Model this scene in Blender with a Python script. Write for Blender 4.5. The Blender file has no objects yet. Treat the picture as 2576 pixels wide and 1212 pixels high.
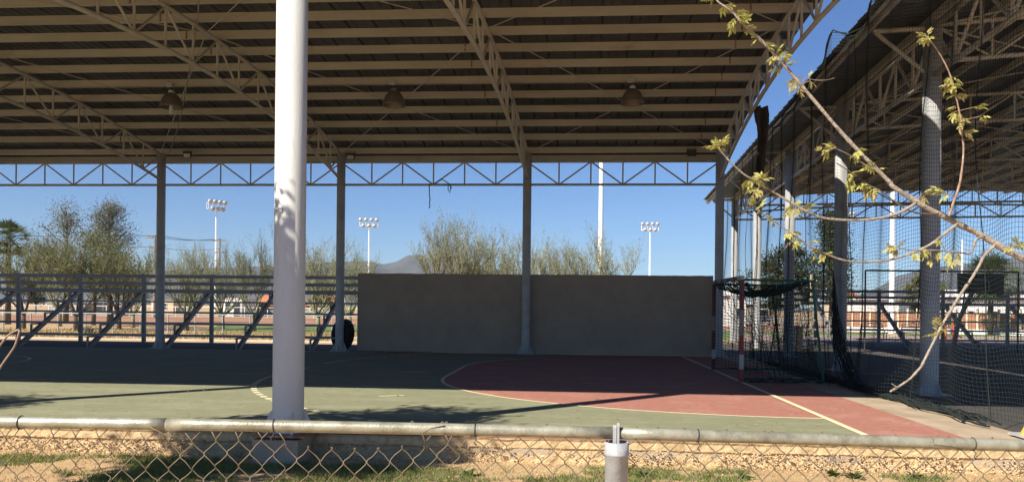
import bpy, math, random
from mathutils import Vector, Matrix, noise
random.seed(7)
R = random.Random(11)
# ------------------------------------------------------------------ camera, sky, sun, exposure
sc = bpy.context.scene
YAW, ROLL, F, U0, V0, EYE = 0.0728, 0.0105, 1990.0, 1288.0, 773.5, 1.45
cam_d = bpy.data.cameras.new('camera'); cam = bpy.data.objects.new('camera', cam_d)
sc.collection.objects.link(cam); sc.camera = cam
cam_d.sensor_width = 36.0; cam_d.lens = F / 2576.0 * 36.0
cam_d.shift_y = (V0 - 606.0) / 2576.0
cam_d.clip_start = 0.05; cam_d.clip_end = 20000
cam.matrix_world = (Matrix.Translation((0, 0, EYE)) @ Matrix.Rotation(YAW, 4, 'Z')
                    @ Matrix.Rotation(math.pi / 2, 4, 'X') @ Matrix.Rotation(ROLL, 4, 'Z'))
SUN_EL = math.radians(38.7); SUN_AZ = math.atan2(-0.69, -0.72)       # bearing of the sun, clockwise from +Y
w = bpy.data.worlds.new('World'); sc.world = w; w.use_nodes = True
nt = w.node_tree; bg = nt.nodes['Background']
sky = nt.nodes.new('ShaderNodeTexSky'); sky.sky_type = 'NISHITA'; sky.sun_disc = False
sky.sun_elevation = SUN_EL; sky.sun_rotation = SUN_AZ
sky.altitude = 300; sky.air_density = 1.0; sky.dust_density = 0.0; sky.ozone_density = 2.0
tint = nt.nodes.new('ShaderNodeVectorMath'); tint.operation = 'MULTIPLY'; tint.inputs[1].default_value = (0.60, 0.86, 1.25)
nt.links.new(sky.outputs[0], tint.inputs[0]); nt.links.new(tint.outputs[0], bg.inputs[0]); bg.inputs[1].default_value = 0.052
sun_d = bpy.data.lights.new('sun', 'SUN'); sun_d.energy = 5.0; sun_d.angle = math.radians(0.53); sun_d.color = (1.0, 0.93, 0.80)
sun = bpy.data.objects.new('sun', sun_d); sc.collection.objects.link(sun)
_sd = Vector((-math.sin(SUN_AZ) * math.cos(SUN_EL), -math.cos(SUN_AZ) * math.cos(SUN_EL), -math.sin(SUN_EL)))
sun.rotation_euler = _sd.to_track_quat('-Z', 'Y').to_euler(); sun.location = (-20, -20, 40)
vs = sc.view_settings; vs.view_transform = 'Standard'; vs.look = 'None'; vs.gamma = 1.0; vs.use_curve_mapping = False
vs.exposure = 0.85
sc.render.engine = 'CYCLES'; cy = sc.cycles
cy.max_bounces = 10; cy.diffuse_bounces = 6; cy.glossy_bounces = 3; cy.transmission_bounces = 4
cy.use_denoising = True; cy.sample_clamp_indirect = 6.0

# ------------------------------------------------------------------ photo pixel (2576 px wide) -> point in the place
def ray(u, v):
    px, py = u - U0, V0 - v
    a = px * math.cos(ROLL) - py * math.sin(ROLL); b = px * math.sin(ROLL) + py * math.cos(ROLL)
    fwd = Vector((-math.sin(YAW), math.cos(YAW), 0)); rt = Vector((math.cos(YAW), math.sin(YAW), 0))
    return fwd + rt * (a / F) + Vector((0, 0, b / F))
C0 = Vector((0, 0, EYE))
def at_D(u, v, D): return C0 + ray(u, v) * D
def at_Y(u, v, Y): d = ray(u, v); return C0 + d * (Y / d.y)
def at_Z(u, v, z=0.0): d = ray(u, v); return C0 + d * ((z - EYE) / d.z)

# ------------------------------------------------------------------ materials
MATS = {}
def mat(name, col, rough=0.7, metal=0.0, var=0.25, scale=3.0, bump=0.0, bscale=40.0, col2=None, c2scale=1.0, c2lo=0.5, c2hi=0.65, spec=0.4, stretch=None):
    m = bpy.data.materials.new(name); m.use_nodes = True; n = m.node_tree; L = n.links
    b = n.nodes['Principled BSDF']
    b.inputs['Roughness'].default_value = rough; b.inputs['Metallic'].default_value = metal
    b.inputs['Specular IOR Level'].default_value = spec
    geo = n.nodes.new('ShaderNodeNewGeometry'); vec = geo.outputs['Position']
    if stretch:
        mp = n.nodes.new('ShaderNodeMapping'); mp.inputs['Scale'].default_value = stretch
        L.new(vec, mp.inputs['Vector']); vec = mp.outputs['Vector']
    nz = n.nodes.new('ShaderNodeTexNoise'); nz.inputs['Scale'].default_value = scale; nz.inputs['Detail'].default_value = 6
    nz.inputs['Roughness'].default_value = 0.65
    L.new(vec, nz.inputs['Vector'])
    mr = n.nodes.new('ShaderNodeMapRange'); mr.inputs[1].default_value = 0.3; mr.inputs[2].default_value = 0.7
    mr.inputs[3].default_value = 1 - var; mr.inputs[4].default_value = 1 + var * 0.6
    L.new(nz.outputs[0], mr.inputs[0])
    base = n.nodes.new('ShaderNodeRGB'); base.outputs[0].default_value = (*col, 1)
    src = base.outputs[0]
    if col2:
        nz2 = n.nodes.new('ShaderNodeTexNoise'); nz2.inputs['Scale'].default_value = c2scale; nz2.inputs['Detail'].default_value = 8
        nz2.inputs['Roughness'].default_value = 0.7
        L.new(vec, nz2.inputs['Vector'])
        m2 = n.nodes.new('ShaderNodeMapRange'); m2.inputs[1].default_value = c2lo; m2.inputs[2].default_value = c2hi
        L.new(nz2.outputs[0], m2.inputs[0])
        mx = n.nodes.new('ShaderNodeMix'); mx.data_type = 'RGBA'
        L.new(m2.outputs[0], mx.inputs[0]); L.new(src, mx.inputs[6]); mx.inputs[7].default_value = (*col2, 1)
        src = mx.outputs[2]
    mul = n.nodes.new('ShaderNodeVectorMath'); mul.operation = 'SCALE'
    L.new(src, mul.inputs[0]); L.new(mr.outputs[0], mul.inputs['Scale'])
    L.new(mul.outputs[0], b.inputs['Base Color'])
    if bump > 0:
        nb = n.nodes.new('ShaderNodeTexNoise'); nb.inputs['Scale'].default_value = bscale; nb.inputs['Detail'].default_value = 5
        L.new(vec, nb.inputs['Vector'])
        bp = n.nodes.new('ShaderNodeBump'); bp.inputs['Strength'].default_value = bump; bp.inputs['Distance'].default_value = 0.02
        L.new(nb.outputs[0], bp.inputs['Height']); L.new(bp.outputs[0], b.inputs['Normal'])
    MATS[name] = m
    return m
def leafmat(name, col, trans, var=0.35, scale=6.0):
    m = mat(name, col, 0.55, 0, var, scale, spec=0.3)
    n = m.node_tree; b = n.nodes['Principled BSDF']; out = n.nodes['Material Output']
    t = n.nodes.new('ShaderNodeBsdfTranslucent'); t.inputs[0].default_value = (*trans, 1)
    mx = n.nodes.new('ShaderNodeMixShader'); mx.inputs[0].default_value = 0.35
    n.links.new(b.outputs[0], mx.inputs[1]); n.links.new(t.outputs[0], mx.inputs[2]); n.links.new(mx.outputs[0], out.inputs['Surface'])
    return m

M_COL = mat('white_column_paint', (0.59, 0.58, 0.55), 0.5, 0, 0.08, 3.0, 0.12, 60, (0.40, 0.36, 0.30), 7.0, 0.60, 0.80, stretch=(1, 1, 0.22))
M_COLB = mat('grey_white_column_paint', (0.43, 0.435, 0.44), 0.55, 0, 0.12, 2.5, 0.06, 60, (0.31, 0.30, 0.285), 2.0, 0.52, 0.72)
M_STEEL = mat('cream_truss_paint', (0.46, 0.43, 0.38), 0.55, 0, 0.18, 4.0, 0.05, 60, (0.20, 0.12, 0.07), 5.0, 0.66, 0.74)
M_PURL = mat('cream_purlin_paint', (0.47, 0.435, 0.365), 0.5, 0, 0.18, 1.5, 0.03, 60, (0.30, 0.23, 0.15), 2.5, 0.58, 0.8, stretch=(0.35, 1, 1))
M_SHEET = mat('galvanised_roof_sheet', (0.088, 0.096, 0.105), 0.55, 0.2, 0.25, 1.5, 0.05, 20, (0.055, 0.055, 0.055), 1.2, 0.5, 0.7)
M_WALL = mat('tan_wall_plaster', (0.36, 0.295, 0.235), 0.92, 0, 0.12, 2.6, 0.25, 45, (0.31, 0.252, 0.20), 1.1, 0.50, 0.80, stretch=(0.8, 1, 0.7))
M_GREEN = mat('green_court_paint', (0.235, 0.235, 0.145), 0.85, 0, 0.20, 9.0, 0.15, 90, (0.31, 0.30, 0.20), 1.1, 0.48, 0.70, stretch=(0.6, 1.6, 1), spec=0.25)
M_RED = mat('red_court_paint', (0.37, 0.165, 0.125), 0.85, 0, 0.18, 9.0, 0.15, 90, (0.45, 0.24, 0.185), 1.3, 0.50, 0.72, spec=0.25)
M_LINE = mat('cream_line_paint', (0.74, 0.66, 0.42), 0.8, 0, 0.14, 12.0)
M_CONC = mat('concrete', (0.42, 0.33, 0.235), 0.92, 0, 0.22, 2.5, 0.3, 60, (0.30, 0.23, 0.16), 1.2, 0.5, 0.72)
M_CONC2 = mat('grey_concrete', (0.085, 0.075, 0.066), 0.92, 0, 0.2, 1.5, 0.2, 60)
M_RUB = mat('rubble_concrete', (0.56, 0.40, 0.22), 0.95, 0, 0.3, 9.0, 0.5, 90, (0.45, 0.31, 0.165), 4.0, 0.48, 0.62)
M_PEB = mat('pebbles', (0.56, 0.42, 0.26), 0.9, 0, 0.4, 22.0, 0.3, 90)
M_DIRT = mat('dry_dirt', (0.50, 0.33, 0.175), 0.95, 0, 0.28, 2.2, 0.5, 50, (0.42, 0.31, 0.165), 1.1, 0.45, 0.65)
M_GRASSB = leafmat('green_grass', (0.20, 0.235, 0.075), (0.22, 0.28, 0.07), 0.4, 3.0)
M_DRYG = leafmat('dry_grass', (0.52, 0.40, 0.20), (0.40, 0.30, 0.13), 0.3, 3.0)
M_FIELD = mat('field_turf', (0.145, 0.20, 0.06), 0.95, 0, 0.3, 0.6, 0.3, 20)
M_CLAY = mat('infield_clay', (0.33, 0.165, 0.10), 0.95, 0, 0.18, 0.3, 0.2, 20, (0.46, 0.28, 0.18), 0.08, 0.5, 0.65)
M_GRAV = mat('pink_gravel', (0.36, 0.26, 0.22), 0.95, 0, 0.25, 4.0, 0.4, 60)
M_GALV = mat('galvanised_pipe', (0.40, 0.38, 0.29), 0.42, 0.4, 0.3, 16.0, 0.12, 120, (0.27, 0.25, 0.18), 9.0, 0.48, 0.62)
M_GALVB = mat('galvanised_post', (0.40, 0.41, 0.42), 0.5, 0.15, 0.25, 14.0, 0.1, 120, (0.28, 0.29, 0.30), 8.0, 0.5, 0.68)
M_WIRE = mat('galvanised_wire', (0.19, 0.145, 0.09), 0.6, 0.2, 0.3, 20.0)
M_RUST = mat('rusty_steel', (0.33, 0.15, 0.06), 0.85, 0.1, 0.45, 14.0, 0.4, 90, (0.48, 0.33, 0.20), 8.0, 0.5, 0.6)
M_BLEA = mat('grey_bleacher_paint', (0.29, 0.285, 0.285), 0.55, 0.1, 0.14, 3.0, 0.04, 60)
M_BLACK = mat('black_rubber', (0.022, 0.022, 0.024), 0.8, 0, 0.3, 10.0, 0.3, 60)
M_DARK = mat('dark_metal', (0.06, 0.06, 0.06), 0.6, 0.3, 0.3, 6.0)
M_NET = mat('dark_net_cord', (0.013, 0.019, 0.019), 0.85, 0, 0.2, 6.0)
M_GNET = mat('green_net_cord', (0.010, 0.028, 0.022), 0.85, 0, 0.3, 6.0)
M_GFR = mat('green_goal_frame', (0.02, 0.09, 0.055), 0.5, 0.1, 0.2, 6.0)
M_PRED = mat('red_post_paint', (0.22, 0.035, 0.035), 0.5, 0, 0.25, 8.0)
M_PWHT = mat('white_post_paint', (0.36, 0.35, 0.34), 0.5, 0, 0.15, 8.0, col2=(0.3, 0.25, 0.2), c2scale=9, c2lo=0.6, c2hi=0.7)
M_LAMP = mat('grey_lamp_shade', (0.20, 0.165, 0.14), 0.4, 0.3, 0.2, 4.0)
M_GLASS = mat('pale_lamp_glass', (0.62, 0.63, 0.62), 0.25, 0, 0.05, 4.0)
M_WHITE = mat('white_pole_paint', (0.80, 0.79, 0.76), 0.4, 0, 0.08, 1.0)
M_HEAD = mat('floodlight_housing', (0.55, 0.54, 0.52), 0.45, 0.3, 0.15, 4.0)
M_WOOD = mat('weathered_wood', (0.26, 0.20, 0.15), 0.9, 0, 0.3, 6.0, 0.3, 40)
M_BARK = mat('grey_brown_bark', (0.33, 0.275, 0.22), 0.85, 0, 0.35, 30.0, 0.5, 90, (0.20, 0.13, 0.09), 25.0, 0.52, 0.62)
M_BARKY = mat('young_brown_bark', (0.33, 0.21, 0.145), 0.7, 0, 0.3, 40.0, 0.3, 120, (0.44, 0.34, 0.27), 30.0, 0.55, 0.66)
M_BARKD = mat('dark_bark', (0.085, 0.07, 0.05), 0.95, 0, 0.35, 6.0, 0.4, 30)
M_PALOB = mat('green_grey_twigs', (0.22, 0.215, 0.135), 0.9, 0, 0.3, 2.0)
M_PALO = leafmat('pale_green_leaflets', (0.27, 0.28, 0.17), (0.26, 0.28, 0.14), 0.35, 1.5)
M_MESQ = leafmat('olive_leaflets', (0.165, 0.17, 0.07), (0.18, 0.19, 0.06), 0.4, 1.2)
M_EUCA = leafmat('grey_green_leaves', (0.20, 0.20, 0.15), (0.18, 0.18, 0.11), 0.4, 1.0)
M_PINE = leafmat('dark_pine_needles', (0.07, 0.085, 0.045), (0.06, 0.08, 0.03), 0.45, 0.8)
M_PALM = leafmat('palm_fronds', (0.11, 0.135, 0.065), (0.10, 0.13, 0.04), 0.35, 1.5)
M_YLEAF = leafmat('yellow_green_young_leaves', (0.46, 0.44, 0.14), (0.58, 0.54, 0.14), 0.3, 14.0)
M_YLEAF2 = leafmat('bronze_young_leaves', (0.42, 0.36, 0.15), (0.50, 0.42, 0.13), 0.3, 14.0)
M_CROWN = leafmat('broad_green_leaves', (0.10, 0.14, 0.045), (0.12, 0.17, 0.04), 0.35, 2.0)
M_ROCK = mat('mountain_rock', (0.085, 0.082, 0.085), 0.95, 0, 0.35, 0.006, 0, 1, (0.05, 0.055, 0.045), 0.012, 0.42, 0.58)
M_HWHT = mat('white_house_wall', (0.74, 0.72, 0.69), 0.85, 0, 0.1, 0.6)
M_HCRM = mat('cream_house_wall', (0.55, 0.44, 0.30), 0.85, 0, 0.15, 0.5)
M_HGRY = mat('grey_house_wall', (0.33, 0.31, 0.28), 0.85, 0, 0.2, 0.5)
M_HTER = mat('terracotta_wall', (0.30, 0.15, 0.09), 0.9, 0, 0.25, 0.5, 0.2, 8)
M_TILE = mat('orange_roof_tiles', (0.48, 0.17, 0.08), 0.85, 0, 0.3, 1.5, 0.4, 6)
M_WINF = mat('dark_window_pane', (0.035, 0.04, 0.045), 0.15, 0, 0.2, 1.0)
M_CLOTH = mat('brown_torn_cloth', (0.055, 0.045, 0.04), 0.95, 0, 0.4, 4.0, 0.3, 30)
M_ROPE = mat('blue_black_rope', (0.03, 0.07, 0.10), 0.9)
M_YEL = mat('yellow_base_paint', (0.62, 0.42, 0.10), 0.6, 0, 0.25, 8.0)
M_CREAM = mat('cream_pole_paint', (0.66, 0.57, 0.40), 0.6, 0, 0.15, 4.0)
M_REDEQ = mat('red_exercise_frame', (0.50, 0.04, 0.045), 0.45, 0, 0.15, 4.0)
M_CABLE = mat('grey_cable', (0.30, 0.28, 0.25), 0.7)

# ------------------------------------------------------------------ builders
COL = sc.collection
def woff(o):
    v = Vector((0, 0, 0))
    while o is not None:
        v += o.location; o = o.parent
    return v
def link(o, parent=None):
    COL.objects.link(o)
    if parent is not None: o.parent = parent
    return o
def tag(o, label, cat, group=None):
    o['label'] = label; o['category'] = cat
    if group: o['group'] = group
    return o
def struct(o): o['kind'] = 'structure'; return o
def stuff(o): o['kind'] = 'stuff'; return o
def thing(name, loc, label, cat, group=None):
    o = bpy.data.objects.new(name, None); o.empty_display_size = 0.2; o.location = loc
    COL.objects.link(o); return tag(o, label, cat, group)
class MB:
    def __init__(s): s.v = []; s.f = []; s.mi = []; s.cur = 0
    def add(s, verts, faces):
        o = len(s.v); s.v += [tuple(p) for p in verts]; s.f += [tuple(i + o for i in f) for f in faces]; s.mi += [s.cur] * len(faces)
    def box(s, c, size, rz=0.0):
        hx, hy, hz = size[0] / 2, size[1] / 2, size[2] / 2; ca, sa = math.cos(rz), math.sin(rz)
        vs_ = []
        for z in (-hz, hz):
            for x, y in ((-hx, -hy), (hx, -hy), (hx, hy), (-hx, hy)):
                vs_.append((c[0] + x * ca - y * sa, c[1] + x * sa + y * ca, c[2] + z))
        s.add(vs_, [(3, 2, 1, 0), (4, 5, 6, 7), (0, 1, 5, 4), (1, 2, 6, 5), (2, 3, 7, 6), (3, 0, 4, 7)])
    def tube(s, pts, rad, sides=6, cap=True):
        pts = [Vector(p) for p in pts]; n = len(pts)
        if not hasattr(rad, '__len__'): rad = [rad] * n
        o = len(s.v); a = None; nf = 0
        for i in range(n):
            t = (pts[min(i + 1, n - 1)] - pts[max(i - 1, 0)])
            if t.length < 1e-9: t = Vector((0, 0, 1))
            t.normalize()
            if a is None: a = t.cross(Vector((0.31, 0.27, 0.91)) if abs(t.z) < 0.9 else Vector((1, 0.1, 0)))
            a = (a - t * a.dot(t))
            if a.length < 1e-6: a = t.orthogonal()
            a.normalize(); b = t.cross(a)
            for k in range(sides):
                th = 2 * math.pi * k / sides
                s.v.append(tuple(pts[i] + (a * math.cos(th) + b * math.sin(th)) * rad[i]))
        for i in range(n - 1):
            for k in range(sides):
                k2 = (k + 1) % sides
                s.f.append((o + i * sides + k, o + i * sides + k2, o + (i + 1) * sides + k2, o + (i + 1) * sides + k)); nf += 1
        if cap:
            s.f.append(tuple(o + k for k in range(sides))[::-1]); s.f.append(tuple(o + (n - 1) * sides + k for k in range(sides))); nf += 2
        s.mi += [s.cur] * nf
    def lathe(s, prof, c, sides=24):
        o = len(s.v); n = len(prof); nf = 0
        for r, z in prof:
            for k in range(sides):
                th = 2 * math.pi * k / sides
                s.v.append((c[0] + r * math.cos(th), c[1] + r * math.sin(th), c[2] + z))
        for i in range(n - 1):
            for k in range(sides):
                k2 = (k + 1) % sides
                s.f.append((o + i * sides + k, o + i * sides + k2, o + (i + 1) * sides + k2, o + (i + 1) * sides + k)); nf += 1
        s.mi += [s.cur] * nf
    def mesh(s, name, mats, off=Vector((0, 0, 0)), smooth=False):
        me = bpy.data.meshes.new(name)
        me.from_pydata([(p[0] - off[0], p[1] - off[1], p[2] - off[2]) for p in s.v], [], s.f)
        for m in (mats if isinstance(mats, (list, tuple)) else [mats]): me.materials.append(m)
        if max(s.mi, default=0) > 0: me.polygons.foreach_set('material_index', s.mi)
        if smooth: me.polygons.foreach_set('use_smooth', [True] * len(me.polygons))
        me.update(); return me
    def build(s, name, mats, parent=None, smooth=False, loc=None):
        off = woff(parent) if parent is not None else (Vector(loc) if loc is not None else Vector((0, 0, 0)))
        o = bpy.data.objects.new(name, s.mesh(name, mats, off, smooth))
        if parent is None and loc is not None: o.location = loc
        return link(o, parent)
_unit = {}
def unit_cyl(m, sides):
    k = ('c', m.name, sides)
    if k not in _unit:
        b = MB(); b.tube([(0, 0, 0), (0, 0, 1)], 1.0, sides); me = b.mesh('bar', m)
        me.polygons.foreach_set('use_smooth', [len(p.vertices) == 4 for p in me.polygons]); _unit[k] = me
    return _unit[k]
def unit_box(m):
    k = ('b', m.name)
    if k not in _unit:
        b = MB(); b.box((0, 0, 0.5), (1, 1, 1)); _unit[k] = b.mesh('beam', m)
    return _unit[k]
def _frame(p, q):
    z = (q - p); L = z.length; z.normalize()
    x = Vector((0, 0, 1)).cross(z)
    if x.length < 1e-4: x = Vector((1, 0, 0))
    x.normalize(); y = z.cross(x)
    return x, y, z, L
def bar(name, p, q, r, m, parent=None, sides=8):
    p, q = Vector(p), Vector(q); x, y, z, L = _frame(p, q)
    o = bpy.data.objects.new(name, unit_cyl(m, sides)); link(o, parent)
    pp = p - (woff(parent) if parent else Vector((0, 0, 0)))
    o.matrix_local = Matrix(((x.x * r, y.x * r, z.x * L, pp.x), (x.y * r, y.y * r, z.y * L, pp.y), (x.z * r, y.z * r, z.z * L, pp.z), (0, 0, 0, 1)))
    return o
def beam(name, p, q, wx, wy, m, parent=None):
    """rectangular section: wx across (horizontal), wy the other way"""
    p, q = Vector(p), Vector(q); x, y, z, L = _frame(p, q)
    o = bpy.data.objects.new(name, unit_box(m)); link(o, parent)
    pp = p - (woff(parent) if parent else Vector((0, 0, 0)))
    o.matrix_local = Matrix(((x.x * wx, y.x * wy, z.x * L, pp.x), (x.y * wx, y.y * wy, z.y * L, pp.y), (x.z * wx, y.z * wy, z.z * L, pp.z), (0, 0, 0, 1)))
    return o
def sheet(name, poly, z, m, parent=None):
    b = MB(); b.add([(x, y, z) for x, y in poly], [tuple(range(len(poly)))]); return b.build(name, m, parent)
def copy_tree(o, parent=None):
    c = o.copy(); COL.objects.link(c); c.parent = parent
    for ch in list(o.children): copy_tree(ch, c)
    return c

def fbm(x, y, z=0.0, o=4): return noise.fractal(Vector((x, y, z)), 0.9, 2.1, o)
GZ = -0.27        # natural ground level next to the slab (court level is 0)
# ================================================================== THE SETTING
b = MB(); S = 6000
b.add([(-4800, -60, GZ), (4800, -60, GZ), (4800, 4100, GZ), (-4800, 4100, GZ)], [(0, 1, 2, 3)])
struct(b.build('ground', M_DIRT))
# court slab with painted surface
slab = MB(); slab.box((-16.3, 16.9, -0.30), (43.44, 16.2, 0.596)); court = struct(slab.build('court', M_CONC))
sheet('red_surface', [(-37, 8.805), (4.58, 8.805), (4.58, 24.9), (-37, 24.9)], 0.002, M_RED, court)
GX, GY0, GY1 = 3.45, 16.2, 19.28
def goal_curve(rx, ryn, ryf, n=28):
    pts = []
    for i in range(n + 1):
        t = math.pi / 2 * i / n; pts.append((GX - rx * math.sin(t), GY0 - ryn * math.cos(t)))
    for i in range(n + 1):
        t = math.pi / 2 * (1 - i / n); pts.append((GX - rx * math.sin(t), GY1 + ryf * math.cos(t)))
    return pts
arc = goal_curve(6.0, 5.3, 5.12)
sheet('green_surface', [(-37, 9.08), (GX, 9.08)] + arc + [(GX, 24.5), (-37, 24.5)], 0.006, M_GREEN, court)
def stripe(name, pts, wd, z=0.010, parent=court):
    b = MB(); n = len(pts); P = [Vector((x, y, 0)) for x, y in pts]; L = []
    for i in range(n):
        t = (P[min(i + 1, n - 1)] - P[max(i - 1, 0)]).normalized(); nn = Vector((-t.y, t.x, 0)) * wd / 2
        L += [(P[i].x + nn.x, P[i].y + nn.y, z), (P[i].x - nn.x, P[i].y - nn.y, z)]
    b.add(L, [(2 * i, 2 * i + 1, 2 * i + 3, 2 * i + 2) for i in range(n - 1)])
    return b.build(name, M_LINE, parent)
stripe('goal_area_line', [p for i, p in enumerate(arc)], 0.065)
stripe('goal_line', [(GX, 8.9), (GX, 24.5)], 0.09, 0.014)
stripe('side_line', [(-37, 24.42), (GX - 0.05, 24.42)], 0.06)
stripe('side_line', [(-37, 9.08), (GX - 0.05, 9.08)], 0.06)
for i in range(42):                                                   # broken nine metre line
    t0 = math.radians(-4 + i * 2.2); t1 = t0 + math.radians(1.4)
    f = lambda t: (GX - 9.5 * math.cos(t), GY0 - 8.14 * math.sin(t))
    if f(t0)[1] > 9.3: stripe('line_dash', [f(t0), f((t0 + t1) / 2), f(t1)], 0.10)
    g = lambda t: (GX - 9.5 * math.cos(t), GY1 + 8.14 * math.sin(t))
    if i > 1 and g(t0)[1] < 24.2: stripe('line_dash', [g(t0), g((t0 + t1) / 2), g(t1)], 0.10)
for y in (16.9, 17.8): stripe('line_dash', [(GX - 9.5, y), (GX - 9.5, y + 0.25)], 0.075)
for u, v in ((1047, 936), (985, 996)):
    p = at_Z(u, v); stripe('seven_metre_mark', [(p.x - 0.18, p.y - 0.1), (p.x + 0.18, p.y + 0.1)], 0.07)
stripe('centre_circle', [(-16.3 + 3 * math.cos(2 * math.pi * i / 48), 17.7 + 3 * math.sin(2 * math.pi * i / 48)) for i in range(49)], 0.06)
# rough broken edge of the slab, facing the fence
b = MB(); nx, nz = 640, 12; x0, x1 = -13.0, 5.42
for i in range(nx + 1):
    x = x0 + (x1 - x0) * i / nx
    top = 0.0 - 0.02 * max(0, fbm(x * 2.3, 3.1)); rec = 0.05 * fbm(x * 0.9, 7.7)
    for j in range(nz + 1):
        t = j / nz; z = GZ - 0.03 + (top - GZ + 0.03) * t
        rough = 0.018 if z < -0.11 else 0.008
        y = 8.79 - 0.05 * (1 - t) + rec * 0.5 + rough * fbm(x * 16, z * 22, 1.3) - (0.02 if j == nz else 0) + (0.03 if z < -0.12 else 0)
        b.v.append((x, y, z))
for i in range(nx):
    for j in range(nz):
        o = i * (nz + 1) + j; b.f.append((o, o + nz + 1, o + nz + 2, o + 1)); b.mi.append(0)
for i in range(nx):                                                   # lip back to the painted surface
    o = i * (nz + 1) + nz; k = len(b.v); b.v += [(b.v[o][0], 8.86, -0.003), (b.v[o + nz + 1][0], 8.86, -0.003)]
    b.f.append((o, o + nz + 1, k + 1, k)); b.mi.append(0)
b.build('rubble_edge', M_RUB, court)
def pebble(b, c, s):
    rr = [s * (0.6 + 0.7 * R.random()) for _ in range(6)]
    v = [(c[0] + rr[0], c[1], c[2]), (c[0] - rr[1], c[1], c[2]), (c[0], c[1] + rr[2], c[2]), (c[0], c[1] - rr[3], c[2]), (c[0], c[1], c[2] + rr[4] * .8), (c[0], c[1], c[2] - rr[5] * .8)]
    b.add(v, [(0, 2, 4), (2, 1, 4), (1, 3, 4), (3, 0, 4), (2, 0, 5), (1, 2, 5), (3, 1, 5), (0, 3, 5)])
b = MB()
for i in range(5600):
    x = R.uniform(-12.5, 5.3); m = fbm(x * 0.55, 2.2)
    if m < -0.04 and R.random() < 0.85: continue
    z = R.uniform(GZ - 0.01, -0.085)
    pebble(b, (x, 8.765 - 0.05 * (1 - (z - GZ) / 0.27) + R.uniform(-.03, .02), z), R.uniform(0.006, 0.0155))
for i in range(900):
    x = R.uniform(-12.5, 5.3); pebble(b, (x, 8.72 - abs(R.gauss(0, 0.22)), GZ + 0.004), R.uniform(0.005, 0.016))
stuff(b.build('pebbles', M_PEB, court, smooth=False))
b = MB()
for i in range(420):
    x, y = R.uniform(-14, 4.5), 8.95 + abs(R.gauss(0, 3.4)) if i % 3 else R.uniform(9, 24)
    if y > 24.5: continue
    a, L = R.uniform(0, 6.28), R.uniform(.012, .035); dx, dy = math.cos(a) * L, math.sin(a) * L
    b.add([(x - dx, y - dy, .016), (x + dy * .4, y - dx * .4, .024), (x + dx, y + dy, .018), (x - dy * .4, y + dx * .4, .020)], [(0, 1, 2, 3)])
stuff(b.build('leaf_litter', M_DRYG, court))
# second, grey court beyond the net
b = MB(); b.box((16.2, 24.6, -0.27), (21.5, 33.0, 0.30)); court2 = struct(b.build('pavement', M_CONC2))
b = MB(); b.box((5.6, 9.4, -0.3), (0.5, 1.3, 0.5)); struct(b.build('path', M_CONC))
sheet('court_line', [(7.4, 20.6), (9.0, 20.2), (9.0, 20.27), (7.4, 20.67)], -0.112, M_LINE, court2)
# field beyond
def zone(name, pts, z, m): return struct(sheet(name, pts, z, m))
zone('outfield', [(-22, 46), (60, 46), (60, 66), (-30, 66)], GZ + 0.012, M_FIELD)
zone('infield_dirt', [(-90, 66), (90, 66), (90, 104), (-90, 104)], GZ + 0.008, M_CLAY)
zone('infield_grass', [(-16, 74), (4, 74), (6, 90), (-12, 90)], GZ + 0.016, M_FIELD)
zone('gravel_path', [(8, 41.8), (60, 41.8), (60, 58), (12, 58)], GZ + 0.020, M_GRAV)
zone('grass_strip', [(13.5, 41.9), (40, 41.9), (40, 44.6), (14.5, 44.6)], GZ + 0.026, M_FIELD)
b = MB()
for y, h in ((41.0, 0.10), (36.4, 0.06)): b.box((-24, y, GZ + h / 2), (60, 0.35, h))
struct(b.build('kerb', mat('pale_kerb', (0.52, 0.46, 0.38), 0.9, 0, 0.2, 2.0, 0.2, 30)))

# mountains
def prof(u):
    P = [(-900, 60), (0, 72), (400, 85), (690, 100), (770, 108), (850, 112), (925, 114), (960, 106), (990, 112), (1030, 130), (1050, 132), (1080, 122), (1110, 134), (1160, 126), (1230, 100), (1330, 70),
         (1500, 40), (1700, 14), (1850, 5), (2000, 4), (2120, 18), (2200, 58), (2260, 92), (2330, 112), (2400, 120), (2500, 133), (2576, 142), (2900, 170), (3600, 120)]
    for (a, x), (c, y) in zip(P, P[1:]):
        if a <= u <= c:
            t = (u - a) / (c - a); t = t * t * (3 - 2 * t) * 0.5 + t * 0.5; return x + (y - x) * t
    return 30
b = MB(); nu, nr = 420, 26
for i in range(nu + 1):
    u = -900 + 4400 * i / nu
    for j in range(nr + 1):
        t = j / nr; D = 2300 + 900 * t; d = ray(u, V0 + ROLL * (u - U0)); d.z = 0
        h = prof(u) / F * 3200; s = t ** 0.75
        n_ = fbm(u * 0.010, t * 3.0, 4.4, 6) * 34 * min(1, h / 120) * (1 - t ** 3) + abs(fbm(u * 0.022, t * 1.2, 9.0, 4)) * -26 * math.sin(math.pi * t) * min(1, h / 120) + fbm(u * 0.07, 0.4, 2, 4) * 3.0 * t
        p = d * D; b.v.append((p.x, p.y, max(GZ - 4, h * s + n_ - 4 * (1 - t))))
    d = ray(u, V0 + ROLL * (u - U0)); p = d * 3600; b.v.append((p.x, p.y, GZ - 5))
for i in range(nu):
    for j in range(nr + 1):
        o = i * (nr + 2) + j; b.f.append((o, o + nr + 2, o + nr + 3, o + 1)); b.mi.append(0)
struct(b.build('mountain', M_ROCK, smooth=True))

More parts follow.
